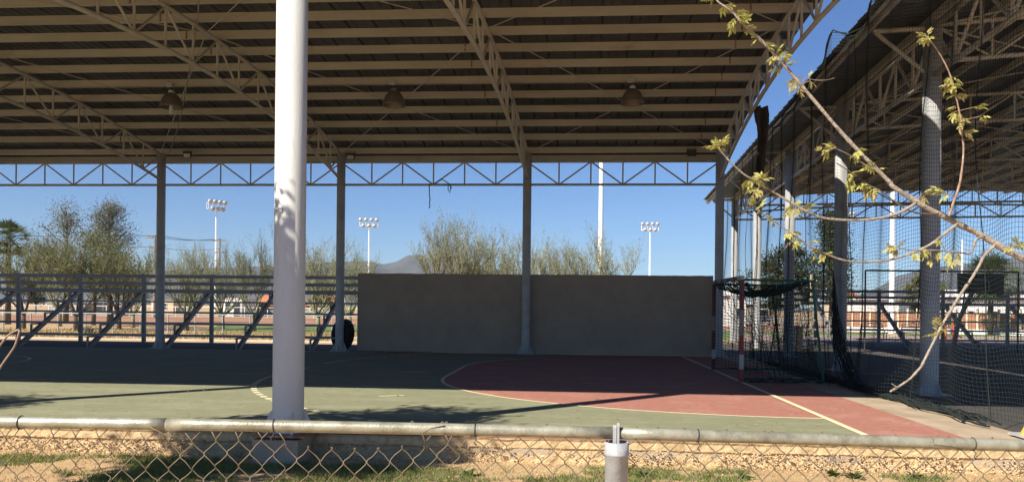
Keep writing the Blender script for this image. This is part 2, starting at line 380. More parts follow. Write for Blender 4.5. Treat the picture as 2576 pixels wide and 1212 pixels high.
# ================================================================== MAIN PAVILION
YB, YF, YM, HS, RISE = 25.0, 8.6, 16.3, 8.7, 0.92
def pz(y): return 7.27 - RISE * ((y - YM) / HS) ** 2          # underside of the purlins
SK = 0.045
def xs(xb, y): return xb - SK * (YB - y)                        # the frames run slightly askew to the court
XB = [4.62 - 6 * k for k in range(9)]; NP = 16
pav = thing('pavilion', (-19.4, 16.8, 0), 'big open pavilion with arched metal roof over the green and red court', 'pavilion')
def column(p, z1, r, m, parent, base_r=None, gusset=True, sides=28, mb=M_COLB, z0=None):
    z0 = p[2]
    b = MB(); b.lathe([(r, z0 + 0.02), (r, z1), (0.001, z1)], (p[0], p[1], 0), sides); c = b.build('column', m, parent, smooth=True)
    for f in c.data.polygons:
        if abs(f.normal.z) > 0.9: f.use_smooth = False
    q = r + 0.12
    g = MB(); g.box((p[0], p[1], z0 + 0.012), (2 * q, 2 * q, 0.024)); g.build('base_plate', mb, c)
    if gusset:
        for k in range(4):
            a = math.pi / 2 * k + 0.5 * (r > 0.16); ca, sa = math.cos(a), math.sin(a); g = MB(); t = 0.008
            P = [(r - 0.01, 0.024), (q - 0.015, 0.024), (q - 0.015, 0.05), (r + 0.02, 0.26), (r - 0.01, 0.26)]
            vv = [(p[0] + x * ca - sy * t * sa, p[1] + x * sa + sy * t * ca, z0 + z) for sy in (-1, 1) for x, z in P]
            n5 = 5; g.add(vv, [tuple(range(5))[::-1], tuple(range(5, 10))] + [(i, (i + 1) % 5, 5 + (i + 1) % 5, 5 + i) for i in range(5)])
            g.build('gusset', m, c)
    return c
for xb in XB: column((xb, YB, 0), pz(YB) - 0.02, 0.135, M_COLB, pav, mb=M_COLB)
# near columns stand on concrete footings
for x, y in ((-3.12, 8.62), (-10.3, 8.62), (-17.5, 8.62), (-24.7, 8.62), (-32, 8.62), (-39.2, 8.62)):
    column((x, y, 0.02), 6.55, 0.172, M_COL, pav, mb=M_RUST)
    b = MB(); b.box((x - 0.02, y - 0.05, -0.22), (0.50, 0.56, 0.44)); b.build('footing', M_CONC, pav)
    for zw in (0.62,):
        b = MB(); b.lathe([(0.1718, zw - .008), (0.1732, zw - .004), (0.1732, zw + .004), (0.1718, zw + .008)], (x, y, 0), 28); b.build('weld_seam', M_COL, pav, smooth=True)
pc = at_Y(702, 525, 8.46); b = MB(); b.box(pc, (0.085, 0.05, 0.02)); b.box(pc + Vector((0.02, 0.0, -0.022)), (0.04, 0.045, 0.03)); b.build('conduit_clamp', M_HEAD, pav)
c5 = column((5.41, 9.55, 0.02), 6.4, 0.10, M_CREAM, pav, gusset=False)
b = MB(); b.lathe([(0.19, 0.02), (0.18, 0.05), (0.125, 0.17), (0.125, 0.2), (0.101, 0.2)], (5.41, 9.55, 0), 20); b.build('yellow_collar', M_YEL, c5, smooth=True)
b = MB(); b.lathe([(0.104, 0.21), (0.12, 0.23), (0.122, 0.5), (0.104, 0.52)], (5.41, 9.55, 0), 20); b.build('black_padding', M_BLACK, c5, smooth=True)
# arched frames
yy = [YB + (YF - YB) * i / NP for i in range(NP + 1)]
for xb in XB:
    b = MB(); fine = [YB + (YF - YB) * i / 48 for i in range(49)]
    b.tube([(xs(xb, y), y, pz(y) - 0.045) for y in fine], 0.045, 8); b.tube([(xs(xb, y), y, pz(y) - 0.86) for y in fine], 0.045, 8)
    t = b.build('truss', M_STEEL, pav, smooth=True)
    T = lambda i: (xs(xb, yy[i]), yy[i], pz(yy[i]) - 0.05); B = lambda i: (xs(xb, yy[i]), yy[i], pz(yy[i]) - 0.86)
    for i in range(1, NP):
        bar('web_bar', B(i), T(i), 0.026, M_STEEL, t)
    for i in range(NP):
        if i % 2: bar('web_bar', B(i), T(i + 1), 0.026, M_STEEL, t)
        else: bar('web_bar', T(i), B(i + 1), 0.026, M_STEEL, t)
# eave girders along the back
ZT, ZBt = 6.06, 5.34
for k in range(8):
    xa, xc = XB[k + 1], XB[k]
    b = MB(); b.tube([(xa, YB, ZT), (xc, YB, ZT)], 0.035, 8); b.tube([(xa, YB, ZBt), (xc, YB, ZBt)], 0.04, 8)
    t = b.build('eave_girder', M_STEEL, pav, smooth=True)
    X = [xa + i for i in range(7)]
    for i in range(1, 6): bar('web_bar', (X[i], YB, ZBt), (X[i], YB, ZT), 0.024, M_STEEL, t)
    for i in range(6):
        if i % 2: bar('web_bar', (X[i], YB, ZBt), (X[i + 1], YB, ZT), 0.024, M_STEEL, t)
        else: bar('web_bar', (X[i], YB, ZT), (X[i + 1], YB, ZBt), 0.024, M_STEEL, t)
# purlins: C section, open towards the back
PH = 0.175; XL = -43.6; XR = 4.85
for i in list(range(NP + 1)) + [-1, NP + 1]:
    y = YB + (YF - YB) * i / NP
    if i == -1: y = YB + 0.62
    if i == NP + 1: y = YF - 0.62
    z = pz(y); xr, xl = XR - 0.02 * (YB - y), XL - 0.02 * (YB - y)   # the roof edge is squarer than the frames
    sec = [(0, 0), (0, PH), (0.065, PH), (0.065, PH - 0.02), (0.058, PH - 0.02), (0.058, PH - 0.006), (0.006, PH - 0.006), (0.006, 0.006), (0.058, 0.006), (0.058, 0.02), (0.065, 0.02), (0.065, 0)]
    b = MB(); n = len(sec)
    b.add([(xl, y + a, z + c) for a, c in sec] + [(xr, y + a, z + c) for a, c in sec], [(k, (k + 1) % n, n + (k + 1) % n, n + k) for k in range(n)] + [tuple(range(n)), tuple(range(n, 2 * n))[::-1]])
    b.build('purlin', M_PURL, pav)
# lap sleeves where purlins are spliced near the frames
for k in range(0, 5):
    for i in range(1, 14):
        y = yy[i]; x = xs(XB[k], y) - 0.75 + 0.1 * R.random()
        if R.random() < 0.85: beam('splice_plate', (x, y - 0.004, pz(y) + 0.004), (x, y - 0.004, pz(y) + PH - 0.01), 0.035, 0.008, M_RUST if R.random() < .5 else M_STEEL, pav)
# roofing sheets, one per width
PW = 0.602; NPAN = int((XR + 0.15 - XL) / PW)
profx = [(0, 0.0), (0.018, 0.045), (0.04, 0.045), (0.058, 0.0), (0.185, 0.0), (0.195, 0.012), (0.215, 0.012), (0.225, 0.0), (0.385, 0.0), (0.395, 0.012), (0.415, 0.012), (0.425, 0.0), (0.6015, -0.001), (0.6195, 0.0465), (0.642, 0.0465)]
ye = [YB + 0.80 + (YF - YB - 1.6) * i / 22 for i in range(23)]
b = MB()
for y in ye:
    for px, pzz in profx: b.v.append((px - 0.02 * (YB - y), y, pz(y) + PH + 0.006 + pzz))
n = len(profx)
for j in range(22):
    for i in range(n - 1):
        o = j * n + i; b.f.append((o, o + 1, o + n + 1, o + n)); b.mi.append(0)
for k in range(NPAN):
    if k == 0:
        me = b.mesh('roof_panel', M_SHEET, woff(pav))
    o = bpy.data.objects.new('roof_panel', me); link(o, pav)
    o.location = (XR + 0.12 - PW * (k + 1), 0, 0.004 * (k % 2) + R.uniform(0, .002))
# X bracing rods in each bay
for k in range(7):
    for ya, yb_ in ((YB - 0.1, YM), (YM, YF + 0.3)):
        za, zb = pz(ya) - 0.06, pz(yb_) - 0.06
        bar('brace_rod', (xs(XB[k], ya), ya, za), (xs(XB[k + 1], yb_), yb_, zb), 0.011, M_STEEL, pav, 6)
        bar('brace_rod', (xs(XB[k + 1], ya), ya, za), (xs(XB[k], yb_), yb_, zb), 0.011, M_STEEL, pav, 6)
# near eave beam carried by the near columns
beam('eave_beam', (XL, YF, pz(YF) - 0.18), (XR - 0.7, YF, pz(YF) - 0.18), 0.12, 0.25, M_STEEL, pav)
# conduit for the lamps
bar('conduit', (XL, 19.86, pz(19.9) - 0.025), (xs(XR, 19.9), 19.86, pz(19.9) - 0.025), 0.014, M_CABLE, pav, 6)
# back wall
b = MB(); nw = 120
for i in range(nw + 1):
    x = -6.87 + 11.36 * i / nw; zt_ = 2.515 + 0.010 * fbm(x * 1.7, 5.5) + (0.006 * fbm(x * 12, 1.5)); y0_ = 25.24 + 0.006 * fbm(x * .8, 2.2)
    b.v += [(x, y0_, 0.0), (x, y0_ + 0.004 * fbm(x * 1.1, 9.1), zt_ - .012), (x, y0_ + 0.012, zt_), (x, 25.41, zt_), (x, 25.42, 0.0)]
for i in range(nw):
    for j in range(4): o = i * 5 + j; b.f.append((o, o + 5, o + 6, o + 1)); b.mi.append(0)
b.f += [(0, 1, 2, 3, 4), tuple(nw * 5 + j for j in (4, 3, 2, 1, 0))]; b.mi += [0, 0]
tag(b.build('wall', M_WALL, loc=(-1.19, 25.33, 0)), 'plain tan plastered wall standing behind the goal area end columns', 'wall')
# ---------------------------------------------------- lamps
def dome_lamp(x, y, label, bulb):
    t = thing('hanging_lamp', (x, y, pz(y)), label, 'lamp', 'dome lamps hanging from the roof')
    zb = 6.53; b = MB()
    pr = [(0.255, 0), (0.26, 0.015), (0.245, 0.06), (0.225, 0.16), (0.185, 0.26), (0.13, 0.335), (0.085, 0.37), (0.08, 0.37), (0.12, 0.325), (0.175, 0.25), (0.215, 0.155), (0.235, 0.06), (0.245, 0.0)]
    pr = [(r * 1.15, zb + z) for r, z in pr]; b.lathe(pr, (x, y, 0), 28); b.build('shade', M_LAMP, t, smooth=True)
    b = MB(); b.lathe([(0.001, zb + 0.47), (0.06, zb + 0.465), (0.075, zb + 0.43), (0.09, zb + 0.37), (0.001, zb + 0.36)], (x, y, 0), 18); b.build('gear_housing', M_HEAD if bulb != 1 else M_LAMP, t, smooth=True)
    b = MB(); b.tube([(x, y, zb + 0.46), (x + 0.02, y, zb + 0.5), (x, y, zb + 0.53), (x - 0.02, y, zb + 0.56), (x, y, pz(y) + 0.02)], 0.009, 6); b.build('hook', M_DARK, t)
    b = MB(); b.box((x - 0.05, y, pz(y) - 0.01), (0.16, 0.07, 0.09)); b.build('junction_box', M_HEAD, t)
    b = MB(); b.tube([(x - 0.1, y, pz(y) - 0.03), (x - 0.22, y + .02, pz(y) - 0.06), (x - 0.1, y, zb + 0.52), (x, y, zb + 0.47)], 0.008, 5); b.build('cable', M_DARK, t)
    if bulb == 0:
        b = MB(); b.lathe([(0.001, zb - 0.16), (0.05, zb - 0.15), (0.055, zb - 0.03), (0.045, zb + 0.03), (0.03, zb + 0.2)], (x, y, 0), 12)
        for k in range(4): b.lathe([(0.05, zb - 0.14 + .03 * k), (0.062, zb - 0.125 + .03 * k), (0.05, zb - 0.11 + .03 * k)], (x, y, 0), 12)
        b.build('bulb', M_GLASS, t, smooth=True)
    return t
dome_lamp(-10.35, 19.8, 'dome lamp with a white spiral bulb poking out, left of the near white column', 0)
dome_lamp(-4.5, 19.8, 'grey dome lamp hanging just right of the near white column', 1)
dome_lamp(1.5, 19.8, 'grey dome lamp hanging above the right half of the tan wall', 2)
def small_flood(u, v, Y, m, label, cat='floodlight'):
    p = at_Y(u, v, Y); t = thing('small_floodlight', p, label, cat)
    b = MB(); b.box(p, (0.26, 0.05, 0.21)); b.build('housing', M_DARK, t)
    b = MB(); b.box((p.x, p.y - 0.03, p.z - 0.035), (0.20, 0.012, 0.12)); b.build('glass', m, t)
    b = MB(); b.tube([(p.x - .14, p.y, p.z + .02), (p.x - .14, p.y + .06, p.z + .15), (p.x + .14, p.y + .06, p.z + .15), (p.x + .14, p.y, p.z + .02)], 0.01, 6); b.build('bracket', M_DARK, t)
small_flood(471, 389, 24.6, M_GLASS, 'small black floodlight with pale glass under the eave beside the leftmost far column')
small_flood(1740, 385, 24.6, M_DARK, 'small dark floodlight under the eave at the right far corner')
small_flood(882, 394, 24.7, M_HEAD, 'tiny grey lamp under the eave at the far column behind the tyre')
# cords and ropes
def cord(name, pts, r, m, label, cat, sides=6):
    b = MB(); b.tube(pts, r, sides); return tag(b.build(name, m, loc=pts[-1], smooth=True), label, cat)
cord('hanging_cable', [at_Y(500, 0, 13.9), at_Y(497, 62, 15.2), at_Y(476, 180, 18), at_Y(462, 260, 20.5), at_Y(448, 320, 22.6), at_Y(425, 388, 24.8)], 0.012, M_CABLE, 'thin pale cable running down the roof to the leftmost far column', 'cable')
cord('rope', [at_Y(1080, 463, 24.95), at_Y(1080, 490, 24.95), at_Y(1082, 503, 24.95), at_Y(1080, 512, 24.95), at_Y(1082, 518, 24.95), at_Y(1079, 524, 24.95)], 0.017, M_ROPE, 'dark rope end hanging straight down from the eave girder', 'rope')
cord('rope', [at_Y(1092, 462, 24.9), at_Y(1112, 451, 24.9), at_Y(1128, 461, 24.9), at_Y(1127, 476, 24.9), at_Y(1131, 485, 24.9), at_Y(1134, 474, 24.9), at_Y(1131, 462, 24.9), at_Y(1136, 474, 24.9)], 0.017, M_ROPE, 'dark rope knotted into a small loop on the eave girder', 'rope')

# ================================================================== BLEACHERS
def bleacher(x0, x1, y0, z0, frames, label, mirror=1):
    t = thing('bleacher', ((x0 + x1) / 2, y0, z0), label, 'bleacher', 'metal bleachers behind the courts')
    nb = 5; dp, rs = 0.70, 0.375; h0 = 0.40
    for k in range(nb):
        y = y0 + 0.1 + dp * k; z = z0 + h0 + rs * k
        if k < nb - 1: beam('seat_plank', (x0, y + 0.13, z), (x1, y + 0.13, z), 0.25, 0.045, M_BLEA, t)
        else: beam('seat_plank', (x0, y + 0.13, z + 0.02), (x1, y + 0.13, z + 0.02), 0.25, 0.14, M_BLEA, t)
        if k: beam('foot_plank', (x0, y - 0.12, z - rs + 0.02), (x1, y - 0.12, z - rs + 0.02), 0.2, 0.035, M_BLEA, t)
    yr = y0 + dp * (nb - 1) + 0.62
    for z in (2.20, 2.47): beam('guard_rail', (x0, yr - 0.1, z0 + z), (x1, yr - 0.1, z0 + z), 0.045, 0.125, M_BLEA, t)
    for x in frames:
        f = beam('stringer', (x, y0 + 0.05, z0), (x, yr - 0.06, z0 + h0 + rs * (nb - 1) + .02), 0.12, 0.13, M_BLEA, t)
        beam('rear_post', (x, yr, z0), (x, yr, z0 + 2.55), 0.13, 0.10, M_BLEA, t)
        for k in range(nb):
            y = y0 + 0.03 + dp * k; z = z0 + h0 + rs * k
            beam('step_post', (x - 0.03, y, max(z0, z - rs - 0.03)), (x - 0.03, y, z - 0.045), 0.055, 0.055, M_BLEA, t)
            beam('step_bracket', (x - 0.03, y, z - 0.05), (x - 0.03, y + 0.42, z - 0.05), 0.055, 0.04, M_BLEA, t)
    return t
bleacher(-27.0, -7.25, 24.95, 0.0, [-25.6, -23.1, -20.7, -18.25, -15.8, -13.2, -10.75, -8.3], 'grey metal bleacher left of the tan wall, with three guard planks on top')
bleacher(9.6, 24.0, 33.6, -0.12, [11.2, 14.0, 16.8, 19.6, 22.4], 'grey metal bleacher seen through the net beyond the second court')
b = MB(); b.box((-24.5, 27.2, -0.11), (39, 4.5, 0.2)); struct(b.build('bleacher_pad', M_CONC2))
# tyre leaning behind the column
tp = Vector((-7.40, 25.42, 0.0))
b = MB(); Rm, rm = 0.36, 0.155
rot = Matrix.Rotation(math.radians(-42), 3, 'Z') @ Matrix.Rotation(math.radians(-6), 3, 'X')
ns = 48; prof_t = [(0.24, -.13), (0.30, -.155), (0.40, -.165), (0.47, -.15), (0.515, -.11), (0.52, -.04), (0.508, -.035), (0.508, .035), (0.52, .04), (0.515, .11), (0.47, .15), (0.40, .165), (0.30, .155), (0.24, .13), (0.27, .09), (0.29, 0), (0.27, -.09)]
o0 = len(b.v); n = len(prof_t)
for k in range(ns):
    a = 2 * math.pi * k / ns
    for i, (r, h) in enumerate(prof_t):
        rr = r - (0.014 if (k % 2 and r > 0.5) else 0); q = rot @ Vector((rr * math.cos(a), h, rr * math.sin(a)))
        b.v.append((tp.x + q.x, tp.y + q.y, 0.52 + q.z))
for k in range(ns):
    for i in range(n):
        b.f.append((k * n + i, ((k + 1) % ns) * n + i, ((k + 1) % ns) * n + (i + 1) % n, k * n + (i + 1) % n)); b.mi.append(0)
tag(b.build('tyre', M_BLACK, loc=tp), 'big black tyre standing upright behind a far column at the bleacher end', 'tyre')

# ================================================================== GOAL
goal = thing('goal', (GX, (GY0 + GY1) / 2, 0), 'small handball goal with red and white posts and sagging dark green net', 'goal')
def striped(p, q, n, first, size=0.08):
    p, q = Vector(p), Vector(q)
    for i in range(n):
        a, c = p.lerp(q, i / n), p.lerp(q, (i + 1) / n)
        beam('post_band', a, c, size, size, (M_PRED, M_PWHT)[(i + first) % 2], goal)
GH = 2.06
M_PMAR = mat('dull_maroon_paint', (0.10, 0.03, 0.035), 0.6, 0, 0.3, 9.0); M_PGRY = mat('scuffed_grey_paint', (0.20, 0.185, 0.175), 0.6, 0, 0.4, 14.0)
for yp, bands in ((GY0, ((0, .26, M_PRED), (.26, .56, M_PWHT), (.56, .95, M_PRED), (.95, 1.45, M_PGRY), (1.45, GH, M_PMAR))), (GY1, ((0, .28, M_PMAR), (.28, .5, M_PWHT), (.5, .95, M_PMAR), (.95, 1.3, M_PGRY), (1.3, GH, M_PMAR)))):
    for z0_, z1_, m_ in bands: beam('post_band', (GX, yp, max(.012, z0_)), (GX, yp, z1_), .08, .08, m_, goal)
for i in range(9):
    a_, c_ = GY0 - .04 + (GY1 - GY0 + .08) * i / 9, GY0 - .04 + (GY1 - GY0 + .08) * (i + 1) / 9
    beam('crossbar_band', (GX, a_, GH + .041), (GX, c_, GH + .041), .08, .08, (M_PWHT if i == 0 else (M_PGRY if i % 2 == 0 else M_PMAR)), goal)
BXT, BXB = 4.82, 5.06
for y in (GY0 - 0.02, GY1 + 0.02):
    bar('frame_tube', (GX + .04, y, GH), (BXT, y, GH - 0.02), 0.024, M_GFR, goal); bar('frame_tube', (BXT, y, GH - 0.02), (BXB, y, 0.02), 0.024, M_GFR, goal)
    bar('frame_tube', (GX + .04, y, 0.05), (BXB, y, 0.05), 0.016, M_GFR, goal)
bar('frame_tube', (BXT, GY0 - .02, GH - .02), (BXT, GY1 + .02, GH - .02), 0.02, M_GFR, goal); bar('frame_tube', (BXB, GY0, .04), (BXB, GY1, .04), 0.02, M_GFR, goal)
def netgrid(b, fn, nu_, nv_, r, seg=2, sides=3):
    for i in range(nu_ + 1):
        b.tube([fn(i / nu_, j / (nv_ * seg)) for j in range(nv_ * seg + 1)], r, sides, False)
    for j in range(nv_ + 1):
        b.tube([fn(i / (nu_ * seg), j / nv_) for i in range(nu_ * seg + 1)], r, sides, False)
b = MB()
def topn(s, t):
    x = GX + (BXT - GX) * s; y = GY0 + (GY1 - GY0) * t
    return (x, y, GH - 0.01 - 0.30 * math.sin(math.pi * s) ** .7 * (0.55 + 0.45 * math.sin(math.pi * t)) - 0.05 * fbm(x * 3, y * 3))
def backn(s, t):
    y = GY0 + (GY1 - GY0) * s; z = GH - 0.02 - (GH - 0.03) * t
    return (BXT + (BXB - BXT) * t - 0.12 * math.sin(math.pi * t) + 0.06 * fbm(y * 2, z * 2), y, z)
def siden(yc, sg):
    def f(s, t):
        z = GH - 0.02 - 0.15 * math.sin(math.pi * s) - (GH - 0.2) * t; xe = BXT + (BXB - BXT) * t
        return (GX + .02 + (xe - GX) * s, yc + sg * (0.05 + 0.14 * fbm(s * 3, t * 3, yc)), max(0.02, z))
    return f
netgrid(b, topn, 15, 34, 0.008); netgrid(b, topn, 9, 24, 0.008); netgrid(b, backn, 38, 26, 0.0055); netgrid(b, siden(GY0, 1), 19, 26, 0.0042); netgrid(b, siden(GY1, -1), 19, 26, 0.0055)
for i in range(5):                                                   # torn strings
    y = GY0 + 0.2 + 0.6 * i; b.tube([(GX, y, GH), (GX + .2, y + .05, 1.4), (GX + .55 + .1 * i, y, .7), (GX + .9, y, 0.02)], 0.007, 4)
g = b.build('goal_net', M_GNET, goal); stuff(g)
b = MB()
pts = [(GX + 0.05, GY0 + 0.05, 0.04)]
for i in range(24):
    pts.append((GX + 0.1 + 1.5 * i / 23, GY0 + 0.08 + 0.1 * math.sin(i), 0.05 + 0.03 * fbm(i * .7, 0)))
b.tube(pts, 0.035, 6); b.build('gathered_net_hem', M_GNET, goal)

# ================================================================== SECOND PAVILION
def cx2(y): return 6.06 + 0.05 * y
YC2 = [9.6, 15.6, 21.5, 27.5, 33.5, 39.5]
pav2 = thing('pavilion', (15.5, 24, -0.12), 'second open pavilion behind the hanging net, its roof edge sloping up at the right', 'pavilion')
SPAN, Z2 = 17.0, 6.95
def pz2(s): return Z2 + 0.30 * (1 - ((s - SPAN / 2) / (SPAN / 2)) ** 2)      # s metres in from the column row
def P2(y, s, z): return (cx2(y) + s, y - 0.05 * s - 0.06 * max(0, s) * (y > 30), z)
for y in YC2[1:]:
    column((cx2(y), y, -0.115 if y < 30 else -0.40), Z2 - 0.05, 0.165, M_COLB, pav2)
column((cx2(39.5) + SPAN, 37.2, -0.3), Z2, 0.165, M_COLB, pav2)
y0r, y1r = 9.0, 41.2
for y in YC2:
    b = MB(); ss = [SPAN * i / 30 for i in range(31)]
    b.tube([P2(y, s, pz2(s) - 0.05) for s in ss], 0.045, 8); b.tube([P2(y, s, pz2(s) - 0.75) for s in ss], 0.045, 8)
    t = b.build('truss', M_STEEL, pav2, smooth=True); n = 16
    for i in range(1, n):
        s = SPAN * i / n; bar('web_bar', P2(y, s, pz2(s) - .75), P2(y, s, pz2(s) - .05), 0.026, M_STEEL, t)
    for i in range(n):
        a, c = SPAN * i / n, SPAN * (i + 1) / n
        if i % 2: bar('web_bar', P2(y, a, pz2(a) - .75), P2(y, c, pz2(c) - .05), 0.026, M_STEEL, t)
        else: bar('web_bar', P2(y, a, pz2(a) - .05), P2(y, c, pz2(c) - .75), 0.026, M_STEEL, t)
    bar('outrigger', P2(y, -1.08, Z2 - 0.13), P2(y, 0, Z2 - 0.1), 0.05, M_STEEL, pav2)
    bar('outrigger_brace', P2(y, -1.04, Z2 - 0.16), P2(y, -0.12, Z2 - 0.95), 0.042, M_STEEL, pav2)
for ya, yc in zip(YC2, YC2[1:]):
    zt, zb = Z2 - 0.12, Z2 - 1.02
    b = MB(); b.tube([(cx2(ya), ya, zt), (cx2(yc), yc, zt)], 0.05, 8); b.tube([(cx2(ya), ya, zb), (cx2(yc), yc, zb)], 0.055, 8)
    t = b.build('eave_girder', M_STEEL, pav2, smooth=True)
    G = lambda i, z: (cx2(ya + (yc - ya) * i / 6), ya + (yc - ya) * i / 6, z)
    for i in range(1, 6): bar('web_bar', G(i, zb), G(i, zt), 0.032, M_STEEL, t)
    for i in range(6):
        if i % 2: bar('web_bar', G(i, zb), G(i + 1, zt), 0.032, M_STEEL, t)
        else: bar('web_bar', G(i, zt), G(i + 1, zb), 0.032, M_STEEL, t)
# far gable girder
ga, gc = Vector((cx2(39.5), 39.4, 0)), Vector((cx2(39.5) + SPAN, 37.2, 0))
b = MB(); b.tube([ga + Vector((0, 0, 6.55)), gc + Vector((0, 0, 6.55))], 0.05, 8); b.tube([ga + Vector((0, 0, 5.86)), gc + Vector((0, 0, 5.86))], 0.05, 8)
t = b.build('end_girder', M_STEEL, pav2, smooth=True)
for i in range(17):
    q, q2 = ga.lerp(gc, i / 16), ga.lerp(gc, (i + 1) / 16)
    bar('web_bar', q + Vector((0, 0, 5.86)), q + Vector((0, 0, 6.55)), 0.03, M_STEEL, t)
    if i < 16: bar('web_bar', q + Vector((0, 0, 5.86 if i % 2 else 6.55)), q2 + Vector((0, 0, 6.55 if i % 2 else 5.86)), 0.03, M_STEEL, t)
for i in range(-1, 17):
    s = SPAN * i / 16 if i >= 0 else -1.1
    z = pz2(s)
    h2 = 0.16; beam('purlin', P2(y0r, s, z + 0.16 - h2 / 2), P2(y1r, s, z + 0.16 - h2 / 2), 0.065, h2, M_PURL if i >= 0 else M_STEEL, pav2)
# roof sheets run up from the eave
prof2 = [(0, 0), (0.02, 0.04), (0.045, 0.04), (0.065, 0), (0.2, 0), (0.21, 0.015), (0.23, 0.015), (0.24, 0), (0.4, 0), (0.41, 0.015), (0.43, 0.015), (0.44, 0), (0.5995, -0.001), (0.6195, 0.0415), (0.645, 0.0415)]
b = MB(); n = len(prof2); se = [-1.35 + (SPAN + 1.6) * i / 20 for i in range(21)]
for s in se:
    for a, h in prof2: b.v.append((s, a - 0.05 * s, pz2(s) + 0.17 + h))
for j in range(20):
    for i in range(n - 1): o = j * n + i; b.f.append((o, o + 1, o + n + 1, o + n)); b.mi.append(0)
me2 = b.mesh('roof_panel', M_SHEET)
for k in range(int((y1r - y0r) / 0.6)):
    y = y0r + 0.6 * k; o = bpy.data.objects.new('roof_panel', me2); link(o, pav2)
    o.location = Vector((cx2(y), y, 0.004 * (k % 2))) - woff(pav2)
bar('eave_fascia', P2(y0r, -1.2, pz2(-1.2) + 0.1), P2(y1r, -1.2, pz2(-1.2) + 0.1), 0.04, M_STEEL, pav2)
for ya, yc in zip(YC2, YC2[1:]):
    for a, c in ((0, SPAN / 2), (SPAN / 2, 0)):
        bar('brace_rod', P2(ya, a, pz2(a) - .08), P2(yc, c, pz2(c) - .08), 0.02, M_STEEL, pav2, 6)
        bar('brace_rod', P2(ya, SPAN - a, pz2(a) - .8), P2(yc, SPAN - c, pz2(c) - .8), 0.02, M_STEEL, pav2, 6)

# ================================================================== BALL-STOP NET
net = thing('ball_stop_net', (5.37, 17, 0), 'tall dark ball-stop net hanging in folds between the two pavilions', 'net')
NYA, NYB = 9.62, 29.2
NT = [(9.6, 6.9), (12.5, 7.2), (14.8, 7.08), (15.7, 6.86), (17.0, 7.32), (17.6, 7.0), (18.7, 6.72), (20.8, 6.42), (22.5, 6.52), (25.2, 6.33), (29.3, 6.3)]
def ntop(y):                                                          # sagging top rope
    for (a, p), (c, q) in zip(NT, NT[1:]):
        if y <= c: t = (y - a) / (c - a); return p + (q - p) * t - 0.10 * math.sin(math.pi * t)
    return 6.3
def netp(y, t):
    z1 = ntop(y); bot = 0.03 + 0.0 * y; z = bot + (z1 - bot) * t
    fold = 0.09 * math.sin(y * 2.1 + 0.6 * math.sin(t * 4)) * (1 - t * .6) + 0.05 * math.sin(y * 5.3 + 1.7)
    sag = 0.07 * abs(math.sin(y * 1.9)) + 0.035 * math.sin(y * 4.7 + 2.0 * t)
    x = 5.37 + fold + 0.22 * (1 - t) ** 3 * math.sin(y * 0.8) + 0.10 * t * (y > 12)
    return (x, y + 0.06 * math.sin(z * 2 + y), max(0.015, z - sag * min(1, 6 * t) * (1.2 - t * .4)))
b = MB(); NV, NH = 340, 112
for i in range(NV + 1):
    y = NYA + (NYB - NYA) * i / NV; b.tube([netp(y, j / 36) for j in range(37)], 0.0026, 3, False)
for j in range(NH + 1):
    b.tube([netp(NYA + (NYB - NYA) * i / 170, j / NH) for i in range(171)], 0.0028 if j < NH else 0.012, 3, False)
stuff(b.build('net_mesh', M_NET, net))
b = MB()
b.tube([(netp(y, 1)[0], y, ntop(y) + 0.01) for y in [NYA + (NYB - NYA) * i / 160 for i in range(161)]], 0.016, 5); b.build('top_rope', M_NET, net)
for yv in (10.9, 12.72, 15.82, 18.92, 22.0, 25.1):                      # lacing ropes and gathered folds
    b = MB(); b.tube([(netp(yv, t)[0] + 0.03 * math.sin(9 * t), yv + 0.05 * math.sin(14 * t) + (1 - t) * 0.25 * math.sin(yv), netp(yv, t)[2]) for t in [i / 30 for i in range(31)]], 0.008, 5); b.build('lacing_rope', M_NET, net)
b = MB(); rr = random.Random(5)                                      # heap of net lying along the foot
for s in range(70):
    ya = rr.uniform(9.7, 20.5); pts = []
    ph = rr.uniform(0, 6); L = rr.uniform(1.2, 3.2); ox = rr.gauss(0, 0.055)
    for i in range(14):
        y = ya + L * i / 13
        if y > 22: break
        pts.append((5.36 + ox + 0.10 * math.sin(y * .9 + ph) + 0.05 * math.sin(y * 5 + ph), y, 0.02 + 0.07 * abs(math.sin(y * 2.3 + ph)) * rr.random() + 0.01))
    if len(pts) > 3: b.tube(pts, rr.uniform(0.01, 0.03), 4)
b.build('gathered_foot', M_NET, net)
# draped bunch near the goal corner
b = MB()
for s in range(60):
    ye_, xe_, zt_ = 15.1 + rr.gauss(.15, .35), 5.34 + rr.gauss(0, .12), rr.uniform(.9, 2.3)
    pts = []
    for i in range(11):
        t = i / 10; pts.append((5.34 + (xe_ - 5.34) * t + rr.gauss(0, .012), 16.5 + (ye_ - 16.5) * t ** 1.6 + rr.gauss(0, .015), max(.02, zt_ * (1 - t) ** 1.15 + .02)))
    b.tube(pts, rr.uniform(.003, .009), 3, False)
b.build('gathered_fold', M_NET, net)
